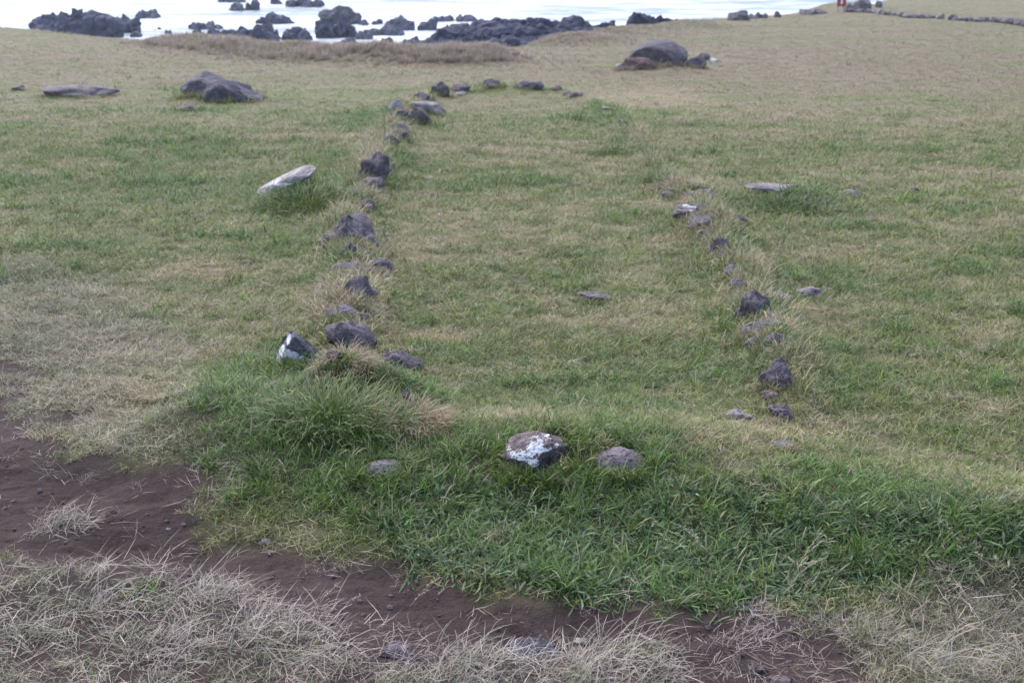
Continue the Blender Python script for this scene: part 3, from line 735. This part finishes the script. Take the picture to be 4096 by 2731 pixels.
# ------------------------------------------------------------------ low wall of field stones at the far right
wall = bpy.data.objects.new('stone_wall', None); COL.objects.link(wall)
WP = [(3392, 50), (3467, 52), (3520, 58), (3580, 65), (3640, 74), (3700, 75), (3772, 78), (3830, 84), (3905, 89), (3960, 88), (4010, 94), (4060, 100), (4130, 112), (4220, 124), (4330, 138)]
wv = [mesh_np('stone', *rock_shape(900 + k, (1, .8, .8), 3, 8, .09), M_ROCK) for k in range(6)]
wp0 = ground(*WP[0]); wall.location = wp0
wall['kind'] = 'thing'; wall['label'] = 'low tumbled wall of field stones running right from the red sign'; wall['category'] = 'stone wall'
acc = 0
pts = []
for a, b in zip(WP[:-1], WP[1:]):
    n = max(1, int((b[0] - a[0]) / 15))
    for k in range(n):
        u = k / n; pts.append((a[0] + (b[0] - a[0]) * u, a[1] + (b[1] - a[1]) * u))
for k, (px, py) in enumerate(pts):
    if 3790 < px < 3806: continue
    p = ground(px, py); s = rng.uniform(0.2, 0.42)
    o = obj('stone', wv[k % 6], wall, p - wp0 + np.array([0, rng.uniform(0, .25), s * .22]), rng.uniform(0, 6.28), color=PALE if k in (7, 8, 15) else LT if k % 3 == 0 else DK)
    o.scale = (s * 1.15, s * 1.0, s * rng.uniform(.8, 1.2))

# ------------------------------------------------------------------ red sign
sp = ground(3363, 46)
sgn = bpy.data.objects.new('warning_sign', None); COL.objects.link(sgn); sgn.location = sp
sgn['label'] = 'red upright notice board with a white emblem at the end of the wall'; sgn['category'] = 'sign'
M_RED, M_WHITE, M_POST = plain('red_paint', (0.30, 0.022, 0.02), .5), plain('white_paint', (0.75, 0.74, 0.74), .6), plain('post_wood', (0.28, 0.25, 0.23), .8)
def bevel_box(name, w, d, h, mat, bev=0.008):
    bm = bmesh.new(); bmesh.ops.create_cube(bm, size=1.0)
    bmesh.ops.scale(bm, vec=(w, d, h), verts=bm.verts)
    bmesh.ops.bevel(bm, geom=list(bm.edges), offset=bev, segments=2, affect='EDGES')
    me = bpy.data.meshes.new(name); bm.to_mesh(me); bm.free(); me.materials.append(mat); return me
obj('panel', bevel_box('panel', .48, .03, .72, M_RED), sgn, (0, 0, .25 + .36))
for sx in (-.15, .15): obj('post', bevel_box('post', .06, .05, .5, M_POST), sgn, (sx, .042, .2))
def disc_mesh(name, pts, th, mat):
    bm = bmesh.new(); f = bm.faces.new([bm.verts.new((x, 0, z)) for x, z in pts])
    r = bmesh.ops.extrude_face_region(bm, geom=[f]); bmesh.ops.translate(bm, vec=(0, th, 0), verts=[v for v in r['geom'] if isinstance(v, bmesh.types.BMVert)])
    bmesh.ops.recalc_face_normals(bm, faces=bm.faces)
    me = bpy.data.meshes.new(name); bm.to_mesh(me); bm.free(); me.materials.append(mat); return me
em = [(.0, .30), (.035, .27), (.03, .22), (.06, .17), (.05, .10), (.025, .07), (.055, .0), (.045, -.07), (.012, -.11), (-.012, -.11), (-.045, -.07), (-.055, .0), (-.025, .07), (-.05, .10), (-.06, .17), (-.03, .22), (-.035, .27)]
obj('emblem', disc_mesh('emblem', em, .006, M_WHITE), sgn, (0, -.022, .47))

# ------------------------------------------------------------------ grass
def blades(n, r_, base, length, width, lean, curl, seg=3, azb=None, wind=0.0, br=None):
    """n arching blades; returns verts, faces, attrs. base (n,3); length, width, lean, curl arrays"""
    az = r_.uniform(0, 2 * math.pi, n) if azb is None else azb
    s = np.linspace(0, 1, seg + 1)
    P = np.zeros((n, seg + 1, 3)); P[:, 0] = base
    dirv = np.stack([np.cos(az), np.sin(az), np.zeros(n)], 1)
    kink = r_.normal(0, 0.25, (n, seg))
    for i in range(seg):
        phi = lean + curl * (i + 0.5) / seg + kink[:, i] * 0.4
        st = dirv * np.sin(phi)[:, None]
        st[:, 2] = np.cos(phi)
        st[:, 0] += wind * (i + 1) / seg
        st += r_.normal(0, 0.06, (n, 3))
        P[:, i + 1] = P[:, i] + st * (length / seg)[:, None]
    side = np.stack([-np.sin(az), np.cos(az), r_.normal(0, .35, n)], 1)
    wp = np.array([0.75, 1.0, 0.8, 0.45, 0.2])[np.linspace(0, 3.4, seg + 1).astype(int)]
    V = []
    nv = 2 * seg + 1
    out = np.zeros((n, nv, 3)); tip = np.zeros((n, nv))
    for i in range(seg):
        o = side * (width * wp[i] / 2)[:, None]
        out[:, 2 * i] = P[:, i] - o; out[:, 2 * i + 1] = P[:, i] + o
        tip[:, 2 * i] = tip[:, 2 * i + 1] = s[i]
    out[:, -1] = P[:, -1]; tip[:, -1] = 1
    q = []
    b0 = (np.arange(n) * nv)[:, None]
    Q = np.concatenate([b0 + np.array([[2 * i, 2 * i + 1, 2 * i + 3, 2 * i + 2]]) for i in range(seg - 1)], 0)
    T = b0 + np.array([[2 * seg - 2, 2 * seg - 1, 2 * seg]])
    brv = np.repeat((r_.uniform(0, 1, n) if br is None else br)[:, None], nv, 1)
    return out.reshape(-1, 3), [Q, T], {'br': brv.ravel(), 'tip': tip.ravel()}
def clump(name, seed, n, rad, lmin, lmax, wmin, wmax, lean, curl, seg=3, wind=0.0, mat=None, comb=None):
    r_ = np.random.default_rng(seed)
    a, q = r_.uniform(0, 6.28, n), np.sqrt(r_.uniform(0, 1, n)) * rad
    base = np.stack([np.cos(a) * q, np.sin(a) * q, np.full(n, -0.006)], 1)
    Lh = lmin + (lmax - lmin) * r_.uniform(0, 1, n) ** (1 if comb is None else 1.6)
    V, Fc, at = blades(n, r_, base, Lh, r_.uniform(wmin, wmax, n), r_.uniform(*lean, n), r_.uniform(*curl, n), seg, None if comb is None else r_.normal(0, comb, n), wind)
    return bpy.data.objects.new(name, mesh_np(name, V, Fc, mat or M_GRASS, False, at))
TURF = [clump('turf_tuft', 100 + k, 34, 0.055, .025, .075, .0018, .0036, (.25, 1.25), (.2, 1.3), 3, .12) for k in range(8)]
TURFF = [clump('turf_tuft_far', 150 + k, 30, 0.07, .02, .055, .0022, .0045, (.25, 1.2), (.2, 1.2), 2, .1) for k in range(6)]
LUSH = [clump('lush_tuft', 200 + k, 20, 0.05, .07, .17, .003, .0062, (.05, .75), (.4, 1.7), 4, .06, M_GREEN) for k in range(8)]
BROAD = [clump('broad_tuft', 300 + k, 15, 0.06, .035, .09, .0045, .0085, (.45, 1.35), (.2, 1.1), 4, 0, M_GREEN) for k in range(8)]
DRY = [clump('dry_tuft', 400 + k, 34, 0.085, .03, .17, .0010, .0020, (.3, 1.4), (.2, 1.5), 4, .12, None, 1.7) for k in range(10)]
STRAWC = [clump('straw_bits', 500 + k, 7, 0.06, .04, .16, .0014, .0028, (1.05, 1.6), (-.15, .3), 3, .1) for k in range(6)]
BANKG = [clump('bank_tuft', 600 + k, 40, 0.12, .15, .38, .006, .012, (.05, .6), (.2, 1.1), 3, .22) for k in range(6)]

def scatter(name, P, tint, scale, variants, label, rz=None, tilt=0.12, zs=None):
    n = len(P)
    me = bpy.data.meshes.new(name); me.vertices.add(n); me.vertices.foreach_set('co', np.asarray(P, np.float32).ravel())
    rot = np.stack([rng.normal(0, tilt, n), rng.normal(0, tilt, n), rng.uniform(-math.pi, math.pi, n) if rz is None else rz], 1)
    me.attributes.new('rot', 'FLOAT_VECTOR', 'POINT').data.foreach_set('vector', rot.astype(np.float32).ravel())
    sc3 = np.stack([scale, scale, scale if zs is None else zs], 1)
    me.attributes.new('scl', 'FLOAT_VECTOR', 'POINT').data.foreach_set('vector', sc3.astype(np.float32).ravel())
    me.attributes.new('tint', 'FLOAT_COLOR', 'POINT').data.foreach_set('color', np.hstack([tint, np.ones((n, 1))]).astype(np.float32).ravel())
    me.attributes.new('pick', 'INT', 'POINT').data.foreach_set('value', rng.integers(0, len(variants), n).astype(np.int32))
    g = bpy.data.node_groups.new(name, 'GeometryNodeTree')
    g.interface.new_socket('Geometry', in_out='INPUT', socket_type='NodeSocketGeometry'); g.interface.new_socket('Geometry', in_out='OUTPUT', socket_type='NodeSocketGeometry')
    gi, go = g.nodes.new('NodeGroupInput'), g.nodes.new('NodeGroupOutput')
    iop, jn = g.nodes.new('GeometryNodeInstanceOnPoints'), g.nodes.new('GeometryNodeJoinGeometry')
    for v in variants:
        oi = g.nodes.new('GeometryNodeObjectInfo'); oi.inputs['Object'].default_value = v
        ti = g.nodes.new('GeometryNodeGeometryToInstance')
        g.links.new(oi.outputs['Geometry'], ti.inputs[0]); g.links.new(ti.outputs[0], jn.inputs[0])
    def attr(nm, typ):
        a = g.nodes.new('GeometryNodeInputNamedAttribute'); a.data_type = typ; a.inputs['Name'].default_value = nm; return a.outputs['Attribute']
    er = g.nodes.new('FunctionNodeEulerToRotation'); g.links.new(attr('rot', 'FLOAT_VECTOR'), er.inputs[0])
    g.links.new(gi.outputs[0], iop.inputs['Points']); g.links.new(jn.outputs[0], iop.inputs['Instance'])
    iop.inputs['Pick Instance'].default_value = True
    g.links.new(attr('pick', 'INT'), iop.inputs['Instance Index']); g.links.new(er.outputs[0], iop.inputs['Rotation']); g.links.new(attr('scl', 'FLOAT_VECTOR'), iop.inputs['Scale'])
    g.links.new(iop.outputs[0], go.inputs[0])
    o = obj(name, me, label=label, cat='soil' if 'soil' in name else 'grass', kind='stuff')
    o.modifiers.new('grow', 'NODES').node_group = g
    return o
def fan(dens, d0, d1, slope=0.56, margin=1.2):
    """random points on the field in front of the viewpoint; dens(d) per square metre"""
    ds = np.linspace(d0, d1, 200)
    w = dens(ds) * 2 * (slope * ds + margin)
    n = int(float(np.sum((w[1:] + w[:-1]) * np.diff(ds)) / 2)); cdf = np.cumsum(w); cdf /= cdf[-1]
    y = np.interp(rng.uniform(0, 1, n), cdf, ds); x = rng.uniform(-1, 1, n) * (slope * y + margin)
    return x, y
def on_land(x, y, m=0.1):
    return inside(LAND, x, y) & (seg_dist(COAST, x, y)[0] > m)
def lift(x, y): return np.stack([x, y, terrain(x, y)], 1)
SS = np.array(STONE_SPOTS)
def stone_clear(x, y):
    k = np.ones(len(x), bool)
    for sx, sy_, rx, ry, h, f in STONE_SPOTS:
        k &= ((x - sx) / (rx * .9)) ** 2 + ((y - sy_) / (ry * .9)) ** 2 > 1
    return k

# short turf, near and middle distance
x, y = fan(lambda d: 600 * np.minimum(1, (5.5 / d) ** 1.6) * sstep(19.5, 15, d), 2.2, 19.5)
g, b, soil, dz, gry, lu = cover(x, y); r = np.hypot(x, y)
keep = on_land(x, y) & stone_clear(x, y) & (rng.uniform(0, 1, len(x)) > np.clip(soil * 1.05 + dz * (.66 - .5 * sstep(.5, 1.2, x)) + gry * .25, 0, 1))
x, y, g, b, dz, gry, r, lu = (v[keep] for v in (x, y, g, b, dz, gry, r, lu))
sc = rng.uniform(.62, 1.12, len(x)) * np.clip((r / 5.5) ** .5, .9, 1.7)
tt0 = tint_of(x, y, g + .25 * dz, b, gry, r); k = .6 * dz[:, None]; tt0 = tt0 * (1 - k) + np.array([.19, .165, .125]) * k
scatter('turf_grass', lift(x, y), tt0, sc, TURF, 'short mixed green and straw turf covering the field', zs=sc * (0.75 + .35 * np.clip(g, 0, 1)))
# far turf
x, y = fan(lambda d: 170 * (17 / d) ** 1.55 * sstep(13.5, 17.5, d), 13.5, 120)
g, b, soil, dz, gry, lu = cover(x, y); r = np.hypot(x, y)
keep = on_land(x, y, .2) & stone_clear(x, y)
x, y, g, b, gry, r = (v[keep] for v in (x, y, g, b, gry, r))
sc = rng.uniform(.8, 1.3, len(x)) * np.clip((r / 12) ** .4, .9, 1.5)
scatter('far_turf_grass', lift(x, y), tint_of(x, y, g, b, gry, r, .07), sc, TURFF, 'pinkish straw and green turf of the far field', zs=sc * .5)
# lush long grass: the front slope, tuft spots and the stone rows
x, y = fan(lambda d: 260 * np.minimum(1, (6 / d) ** 1.3), 2.6, 30)
g, b, soil, dz, gry, lu = cover(x, y); r = np.hypot(x, y)
pr = np.clip(sstep(.95, 1.25, g) * .9 + lu * .55 + .012, 0, 1)
hc = flat(1400, 1690); hump = ((x - hc[0]) / .36) ** 2 + ((y - hc[1]) / .28) ** 2 < 1
keep = on_land(x, y) & stone_clear(x, y) & ~hump & (rng.uniform(0, 1, len(x)) < pr * (1 - np.clip(soil * 1.3, 0, 1)) * (1 - .85 * dz))
x, y, g, b, gry, r = (v[keep] for v in (x, y, g, b, gry, r))
PL = [lift(x, y)]; TL = [tint_of(x, y, g + .15, b, gry * 0, r)]; SL = [rng.uniform(.38, .85, len(x)) * np.clip((r / 6) ** .35, .9, 1.6)]
for sx, sy_, rx, ry, h, f in STONE_SPOTS:      # fringe where the mower does not reach
    d = math.hypot(sx, sy_)
    if d > 34: continue
    n = int(np.clip(170 * (rx + ry) * min(1, 9 / d), 8, 90) * f)
    a = np.where(rng.uniform(0, 1, n) < .6, rng.normal(-1.57, .8, n), rng.uniform(0, 6.28, n)); q = rng.uniform(.85, 1.35, n)
    fx, fy = sx + np.cos(a) * (rx * q + .02), sy_ + np.sin(a) * (ry * q + .02)
    gg, bb, so, dd, gr2, lu2 = cover(fx, fy)
    ok = so + dd < .6
    fx, fy, gg, bb, gr2 = (v[ok] for v in (fx, fy, gg, bb, gr2))
    PL.append(lift(fx, fy)); TL.append(tint_of(fx, fy, gg + rng.choice([-.45, .05, .3], len(fx)), bb, gr2, np.hypot(fx, fy)))
    SL.append(rng.uniform(.35, .9, len(fx)) * (1 if d < 12 else 1.25) * np.clip(h / .16, .55, 1.1) * (1 + .45 * lu2[ok]))
for row in (ROWL, ROWR):
    n = 1700; k = rng.uniform(0, len(row) - 1.001, n) ** .93; i = k.astype(int); f = (k - i)[:, None]
    q = row[i] * (1 - f) + row[i + 1] * f + rng.normal(0, .10, (n, 2)); fx, fy = q[:, 0], q[:, 1]
    ok = stone_clear(fx, fy); fx, fy = fx[ok], fy[ok]; n = len(fx)
    m = (vnoise(fx * 4, fy * 4, seed=97) + rng.normal(0, .3, n))[:, None]
    tn = np.where(m > .15, np.array([.27, .215, .13]), np.where(m > -.35, np.array([.17, .165, .06]), np.array([.085, .125, .035])))
    PL.append(lift(fx, fy)); TL.append(tn * (1 + rng.normal(0, .15, n)[:, None])); SL.append(rng.uniform(.35, 1.05, n) * np.clip((np.hypot(fx, fy) / 7) ** .3, .9, 1.3))
scatter('long_grass', np.vstack(PL), np.vstack(TL), np.concatenate(SL), LUSH, 'longer uncut green grass on the front slope and about the stones')
# broad-bladed creeping grass on the foot of the front slope
x, y = fan(lambda d: np.full_like(d, 620), 2.8, 5.6)
bz = sstep(.08, -.1, sdf(BROADZ, x, y) + .07 * fbm(x * 4, y * 4, seed=71)); g, b, soil, dz, gry, lu = cover(x, y)
keep = (rng.uniform(0, 1, len(x)) < bz * (1 - soil)) & stone_clear(x, y)
x, y = x[keep], y[keep]; n = len(x)
tb = np.array([0.056, 0.098, 0.032]) * (1 + rng.normal(0, .16, n)[:, None]) + rng.uniform(0, 1, n)[:, None] ** 3 * np.array([.03, .035, .03])
scatter('broad_grass', lift(x, y), np.clip(tb, .01, 1), rng.uniform(.65, 1.15, n), BROAD, 'broad-bladed dark green creeping grass on the front slope')
# dry wind-combed tufts in the foreground and thin ones on the grey left side
x, y = fan(lambda d: np.full_like(d, 330), 1.9, 7.5, .6, 1.0)
g, b, soil, dz, gry, lu = cover(x, y); cl = fbm(x * 2.4, y * 2.4, seed=81, o=3)
right = sstep(.5, 1.4, x)
pr = np.clip(dz * (.36 + 2.0 * cl) * (1 - .5 * sstep(.0, -.1, sdf(DIRT2, x, y))) - .9 * sstep(.05, -.03, np.minimum(sdf(DIRT1, x, y), sdf(DIRT2, x, y))), 0, 1) + .3 * gry * (1 - soil) + .02 * (1 - soil) * (1 - lu) + .34 * sstep(.13, .0, np.abs(sdf(DIRT1, x, y) + .17 * fbm(x * 2.6, y * 2.6, seed=25, o=4, gain=.65))) * sstep(-.2, .3, cl)
keep = (rng.uniform(0, 1, len(x)) < pr) & stone_clear(x, y)
x, y, dz, gry, right = (v[keep] for v in (x, y, dz, gry, right)); n = len(x)
td = np.array([0.365, 0.295, 0.272]) * (1 + rng.normal(0, .15, n)[:, None])
gm = (np.clip(rng.normal(.14, .22, n) + .25 * right, 0, .9))[:, None]
td = td * (1 - gm) + np.array([.15, .165, .10]) * gm
sc = rng.uniform(.4, 1.0, n) * np.where(dz > .5, 1, .55) * (1 - .35 * right)
scatter('dry_grass', lift(x, y), np.clip(td, .01, 1), sc, DRY, 'pale dry wind-combed grass in the foreground', rz=rng.normal(0, .7, n), tilt=.1)
# fallen straw
x, y = fan(lambda d: 300 * np.minimum(1, (4 / d) ** 1.9), 2.2, 14)
g, b, soil, dz, gry, lu = cover(x, y)
ed = np.abs(sdf(DIRT1, x, y)); cn = sstep(.0, .45, fbm(x * 2.5, y * 2.5, seed=95, o=2))
pr = .10 * (1 - soil) + .3 * gry + 1.0 * dz + .03 * soil - .1 * lu + .5 * sstep(.16, .0, ed) * cn + .12 * soil * cn
keep = (rng.uniform(0, 1, len(x)) < pr) & stone_clear(x, y) & on_land(x, y)
x, y = x[keep], y[keep]; n = len(x)
P = lift(x, y); P[:, 2] += np.where(cover(x, y)[2] > .5, .006, .028)
scatter('fallen_straw', P, np.array([.29, .23, .185]) * (1 + rng.normal(0, .22, n)[:, None]), rng.uniform(.3, .85, n), STRAWC, 'pale broken straws lying on turf and soil')
# crumbs of soil and grit on the bare earth
M_CRUMB = plain('soil_crumbs', (0.062, 0.043, 0.044), .95)
CR = [bpy.data.objects.new('crumb', mesh_np('crumb', *rock_shape(700 + k, (1, .85, .6), 1, 6, .12), M_CRUMB, False)) for k in range(5)]
x, y = fan(lambda d: np.full_like(d, 1300), 2.2, 6.5, .6, 1.0)
_, _, soil, dz, _, _ = cover(x, y)
keep = rng.uniform(0, 1, len(x)) < np.clip(soil + .4 * dz, 0, 1) * sstep(-.4, .5, fbm(x * 3, y * 3, seed=98, o=3)); x, y = x[keep], y[keep]; n = len(x)
scatter('soil_crumbs', lift(x, y), np.full((n, 3), .05), .003 + .022 * rng.uniform(0, 1, n) ** 5, CR, 'crumbs of soil and grit on the bare path', tilt=.6)
# small pinkish pats of dead grass strewn over the lawn
cx, cy = fan(lambda d: 1.6 * np.minimum(1, (6 / d) ** .8), 3.5, 24)
k = on_land(cx, cy) & (cover(cx, cy)[2] < .3); cx, cy = cx[k], cy[k]
m = rng.integers(3, 16, len(cx)); px_, py_ = np.repeat(cx, m), np.repeat(cy, m); n = len(px_)
rad = np.repeat(rng.uniform(.015, .07, len(cx)), m)
px_ = px_ + rng.normal(0, 1, n) * rad * 1.4; py_ = py_ + rng.normal(0, 1, n) * rad
P = lift(px_, py_); P[:, 2] += .03
base = np.repeat(np.where(rng.uniform(0, 1, (len(cx), 1)) < .75, np.array([[.33, .235, .185]]), np.array([[.10, .07, .055]])), m, 0)
scatter('dead_grass', P, base * (1 + rng.normal(0, .15, n)[:, None]), rng.uniform(.3, .6, n), STRAWC, 'small pinkish pats of dead grass strewn over the lawn')
# tall grass on the shore bank and mound
xs, ysb, tt = [], [], []
for poly, wd, n in ((BANK, 1.5, 4200), (MOUND, 1.3, 2000)):
    k = rng.uniform(0, len(poly) - 1.001, n); i = k.astype(int); f = k - i
    q = poly[i] * (1 - f)[:, None] + poly[i + 1] * f[:, None] + rng.normal(0, wd * .6, (n, 2))
    xs.append(q[:, 0]); ysb.append(q[:, 1])
cp = COAST[2:]; k = rng.uniform(0, 14, 2600); i = k.astype(int); f = k - i
q = cp[i] * (1 - f)[:, None] + cp[i + 1] * f[:, None] + rng.normal(0, .3, (2600, 2)); xs.append(q[:, 0]); ysb.append(q[:, 1])
x, y = np.concatenate(xs), np.concatenate(ysb)
ok = on_land(x, y, 0.0); x, y = x[ok], y[ok]; n = len(x)
gm = sstep(-.1, .5, fbm(x * .8, y * .8, seed=91, o=3) + rng.normal(0, .15, n))[:, None]
tb = np.array([.300, .232, .186]) * (1 - gm) + np.array([.235, .205, .130]) * gm
d1 = seg_dist(BANK, x, y)[0]
sc = rng.uniform(.25, .7, n) * np.where(d1 < 1.2, 1.0, .5) * (1 + .4 * vnoise(x * .7, y * .7, seed=92))
scatter('bank_grass', lift(x, y), tb * (1 + rng.normal(0, .14, n)[:, None]), sc, BANKG, 'tall brownish grass along the shore bank', rz=rng.normal(0, .6, n))

# ------------------------------------------------------------------ grass plants that stand out one by one
def tussock(px, py, rx, ry, n, lmin, lmax, width, label, tint, tint2, cat='tussock', group='grass tussocks', lean=(.0, .7), curl=(.5, 1.8), wind=.1, seed=1, tops=None, name='grass_tussock', comb=None):
    r_ = np.random.default_rng(seed)
    p = ground(px, py)
    a, q = r_.uniform(0, 6.28, n), np.sqrt(r_.uniform(0, 1, n))
    bx, by = np.cos(a) * q * rx, np.sin(a) * q * ry
    bz = terrain(p[0] + bx, p[1] + by) - p[2] - .01
    az = a + r_.normal(0, .8, n) if comb is None else r_.normal(0, comb, n)
    Lh = (lmin + (lmax - lmin) * r_.uniform(0, 1, n) ** (1 if comb is None else 1.8)) * (1.05 - .35 * q)
    V, Fc, at = blades(n, r_, np.stack([bx, by, bz], 1), Lh, r_.uniform(.6, 1.25, n) * width, r_.uniform(*lean, n) * (.3 + q), r_.uniform(*curl, n), 5, az, wind)
    m = np.clip(.5 + .5 * np.sign(vnoise(bx * 9 + seed, by * 9, seed=seed)) * r_.uniform(.4, 1, n), 0, 1) if tops is None else tops(bx / rx, by / ry, r_)
    c = np.array(tint) * (1 - m)[:, None] + np.array(tint2) * m[:, None]
    c = c * (1 + r_.normal(0, .12, n))[:, None]
    at['tint'] = np.repeat(np.clip(c, .01, 1), len(V) // n, 0)
    return obj(name, mesh_np(name, V, Fc, M_TUFT, False, at), None, p, 0, label, cat, group)
LG, LG2, BRN, PLE = (.052, .104, .018), (.128, .148, .036), (.235, .142, .082), (.325, .26, .225)
tussock(1345, 1690, .30, .25, 2300, .09, .24, .0042, 'large green grass tussock at the near left corner', LG, LG2, seed=3, curl=(.3, 2.1), tops=lambda u, v, r: np.clip(.3 + .6 * v + r.normal(0, .4, len(u)), 0, 1.3))  # tops paints the mound's highlight: paler towards the back, darker low in front
tussock(1640, 1700, .17, .16, 1700, .08, .19, .0026, 'brown wiry dry grass clump on the right of the large tussock', BRN, (.2, .165, .09), seed=4, curl=(1, 2.4))
tussock(1380, 1440, .13, .12, 620, .06, .15, .0022, 'brown dry grass clump round the small dark stone', BRN, (.27, .19, .125), seed=5, curl=(1, 2.4))
tussock(1462, 1232, .10, .10, 450, .06, .14, .0024, 'brown dry grass tuft beside the purple-grey stone', BRN, PLE, seed=6, curl=(1, 2.4))
tussock(1500, 1100, .08, .10, 380, .06, .13, .0022, 'thin dry tuft in front of the dark round stone', (.19, .15, .08), PLE, seed=7)
tussock(1240, 815, .46, .34, 2600, .08, .25, .005, 'long green grass tussock under the pale tilted slab', LG, LG2, seed=8)
tussock(1440, 790, .2, .2, 800, .08, .18, .004, 'straw-coloured grass tuft right of the green slab tussock', (.2, .165, .1), (.14, .14, .06), seed=9)
tussock(3150, 830, .46, .3, 2200, .05, .14, .005, 'dark green grass mound under the long flat stone', (.056, .092, .026), (.098, .122, .036), seed=10)
tussock(2800, 915, .2, .2, 700, .07, .16, .0035, 'yellowish grass tuft on the dark rounded stone', (.17, .15, .07), (.2, .165, .09), seed=12)
tussock(240, 2110, .12, .08, 330, .05, .2, .0020, 'lone dry grass tuft with a green heart on the path', PLE, (.10, .125, .05), seed=13, wind=.2, comb=1.4, lean=(.0, 1.1), curl=(.3, 1.9), tops=lambda u, v, r: (np.hypot(u, v) < .5) * r.uniform(.5, 1, len(u)))
tussock(1600, 620, .25, .25, 700, .08, .18, .005, 'green grass tuft right of the tall dark stone', LG, LG2, seed=14)
tussock(2480, 610, .35, .3, 800, .08, .16, .006, 'green grass tuft inside the right side of the outline', LG, LG2, seed=15)
for k, (px, py, lab) in enumerate([(60, 2560, 'dry arching tussock in the bottom left corner'), (420, 2420, 'dry arching tussock at the left below the path'), (820, 2400, 'tall pale tussock leaning right over the path edge'), (1030, 2560, 'pale dry tussock left of the earthy bottom stone'),
                                   (1230, 2640, 'dry tussock under the earthy bottom stone, lower left'), (640, 2600, 'pale dry tussock in the lower left foreground'), (1880, 2680, 'dry tussock between the two bottom stones'), (2480, 2580, 'pale dry tussock right of the small pale stone'),
                                   (2560, 2690, 'greyish dry tussock left of the bare patch'), (3700, 2640, 'greyish tussock right of the bare patch'), (2330, 2690, 'dry tussock at the bottom below the small pale stone')]):
    tussock(px, py, .15, .10, 130, .05, .27, .0021, lab, PLE, (.20, .19, .14), seed=30 + k, wind=.2, lean=(.1, 1.2), curl=(.5, 2.0), comb=1.2, group='dry tussocks in the foreground')
# flowering stalks
def seed_plant(px, py, n, h, lab, seed):
    r_ = np.random.default_rng(seed); p = ground(px, py)
    root = bpy.data.objects.new('flowering_grass', None); COL.objects.link(root); root.location = p
    root['label'] = lab; root['category'] = 'grass plant'; root['group'] = 'flowering grass plants'
    for k in range(n):
        az = np.array([r_.normal(math.pi if seed % 2 else 0, .5)]); hh = h * r_.uniform(.75, 1.15)
        b0 = np.array([[r_.normal(0, .03), r_.normal(0, .03), -.01]])
        V, Fc, at = blades(1, r_, b0, np.array([hh]), np.array([.0022]), np.array([.25]), np.array([.9]), 7, az, 0, np.array([.3]))
        at['tint'] = np.tile(np.array([[.24, .21, .15]]), (len(V), 1))
        st = obj('stalk', mesh_np('stalk', V, Fc, M_TUFT, False, at), root)
        mid = (V[0:-1:2] + V[1::2]) / 2
        m = 26; t = r_.uniform(.6, 1, m) * (len(mid) - 1.01); i = t.astype(int); f = (t - i)[:, None]
        pb = mid[i] * (1 - f) + mid[i + 1] * f
        V, Fc, at = blades(m, r_, pb, r_.uniform(.004, .014, m), np.full(m, .0016), r_.uniform(.6, 1.8, m), r_.uniform(-.3, .5, m), 2)
        at['tint'] = np.tile(np.array([[.30, .25, .21]]), (len(V), 1))
        obj('seed_head', mesh_np('seed_head', V, Fc, M_TUFT, False, at), st)
seed_plant(2870, 2330, 5, .38, 'flowering grass with tall stalks leaning left over the dark slope', 1)
seed_plant(3120, 2330, 4, .26, 'flowering grass with nodding heads right of the tall stalks', 2)
seed_plant(1640, 2470, 3, .22, 'flowering grass nodding right over the path', 4)
seed_plant(1340, 2470, 2, .2, 'small flowering grass at the path edge, left of the nodding one', 6)
seed_plant(3960, 2300, 3, .24, 'flowering grass at the right edge of the picture', 3)

# ------------------------------------------------------------------ sea air
hz = bevel_box('haze', 24000, 24000, 12.0, M_WHITE, 0.01)
hz.materials.clear()
HM = bpy.data.materials.new('sea_air'); HM.use_nodes = True; HM.node_tree.nodes.clear()
ho = HM.node_tree.nodes.new('ShaderNodeOutputMaterial'); hv = HM.node_tree.nodes.new('ShaderNodeVolumePrincipled')
hv.inputs['Density'].default_value = 0.00042; hv.inputs['Color'].default_value = (0.93, 0.94, 1.0, 1)
HM.node_tree.links.new(hv.outputs[0], ho.inputs['Volume']); hz.materials.append(HM)
obj('haze', hz, None, (0, 0, -3.2), 0, 'pale sea air over the field and shore', 'haze', None, 'stuff')
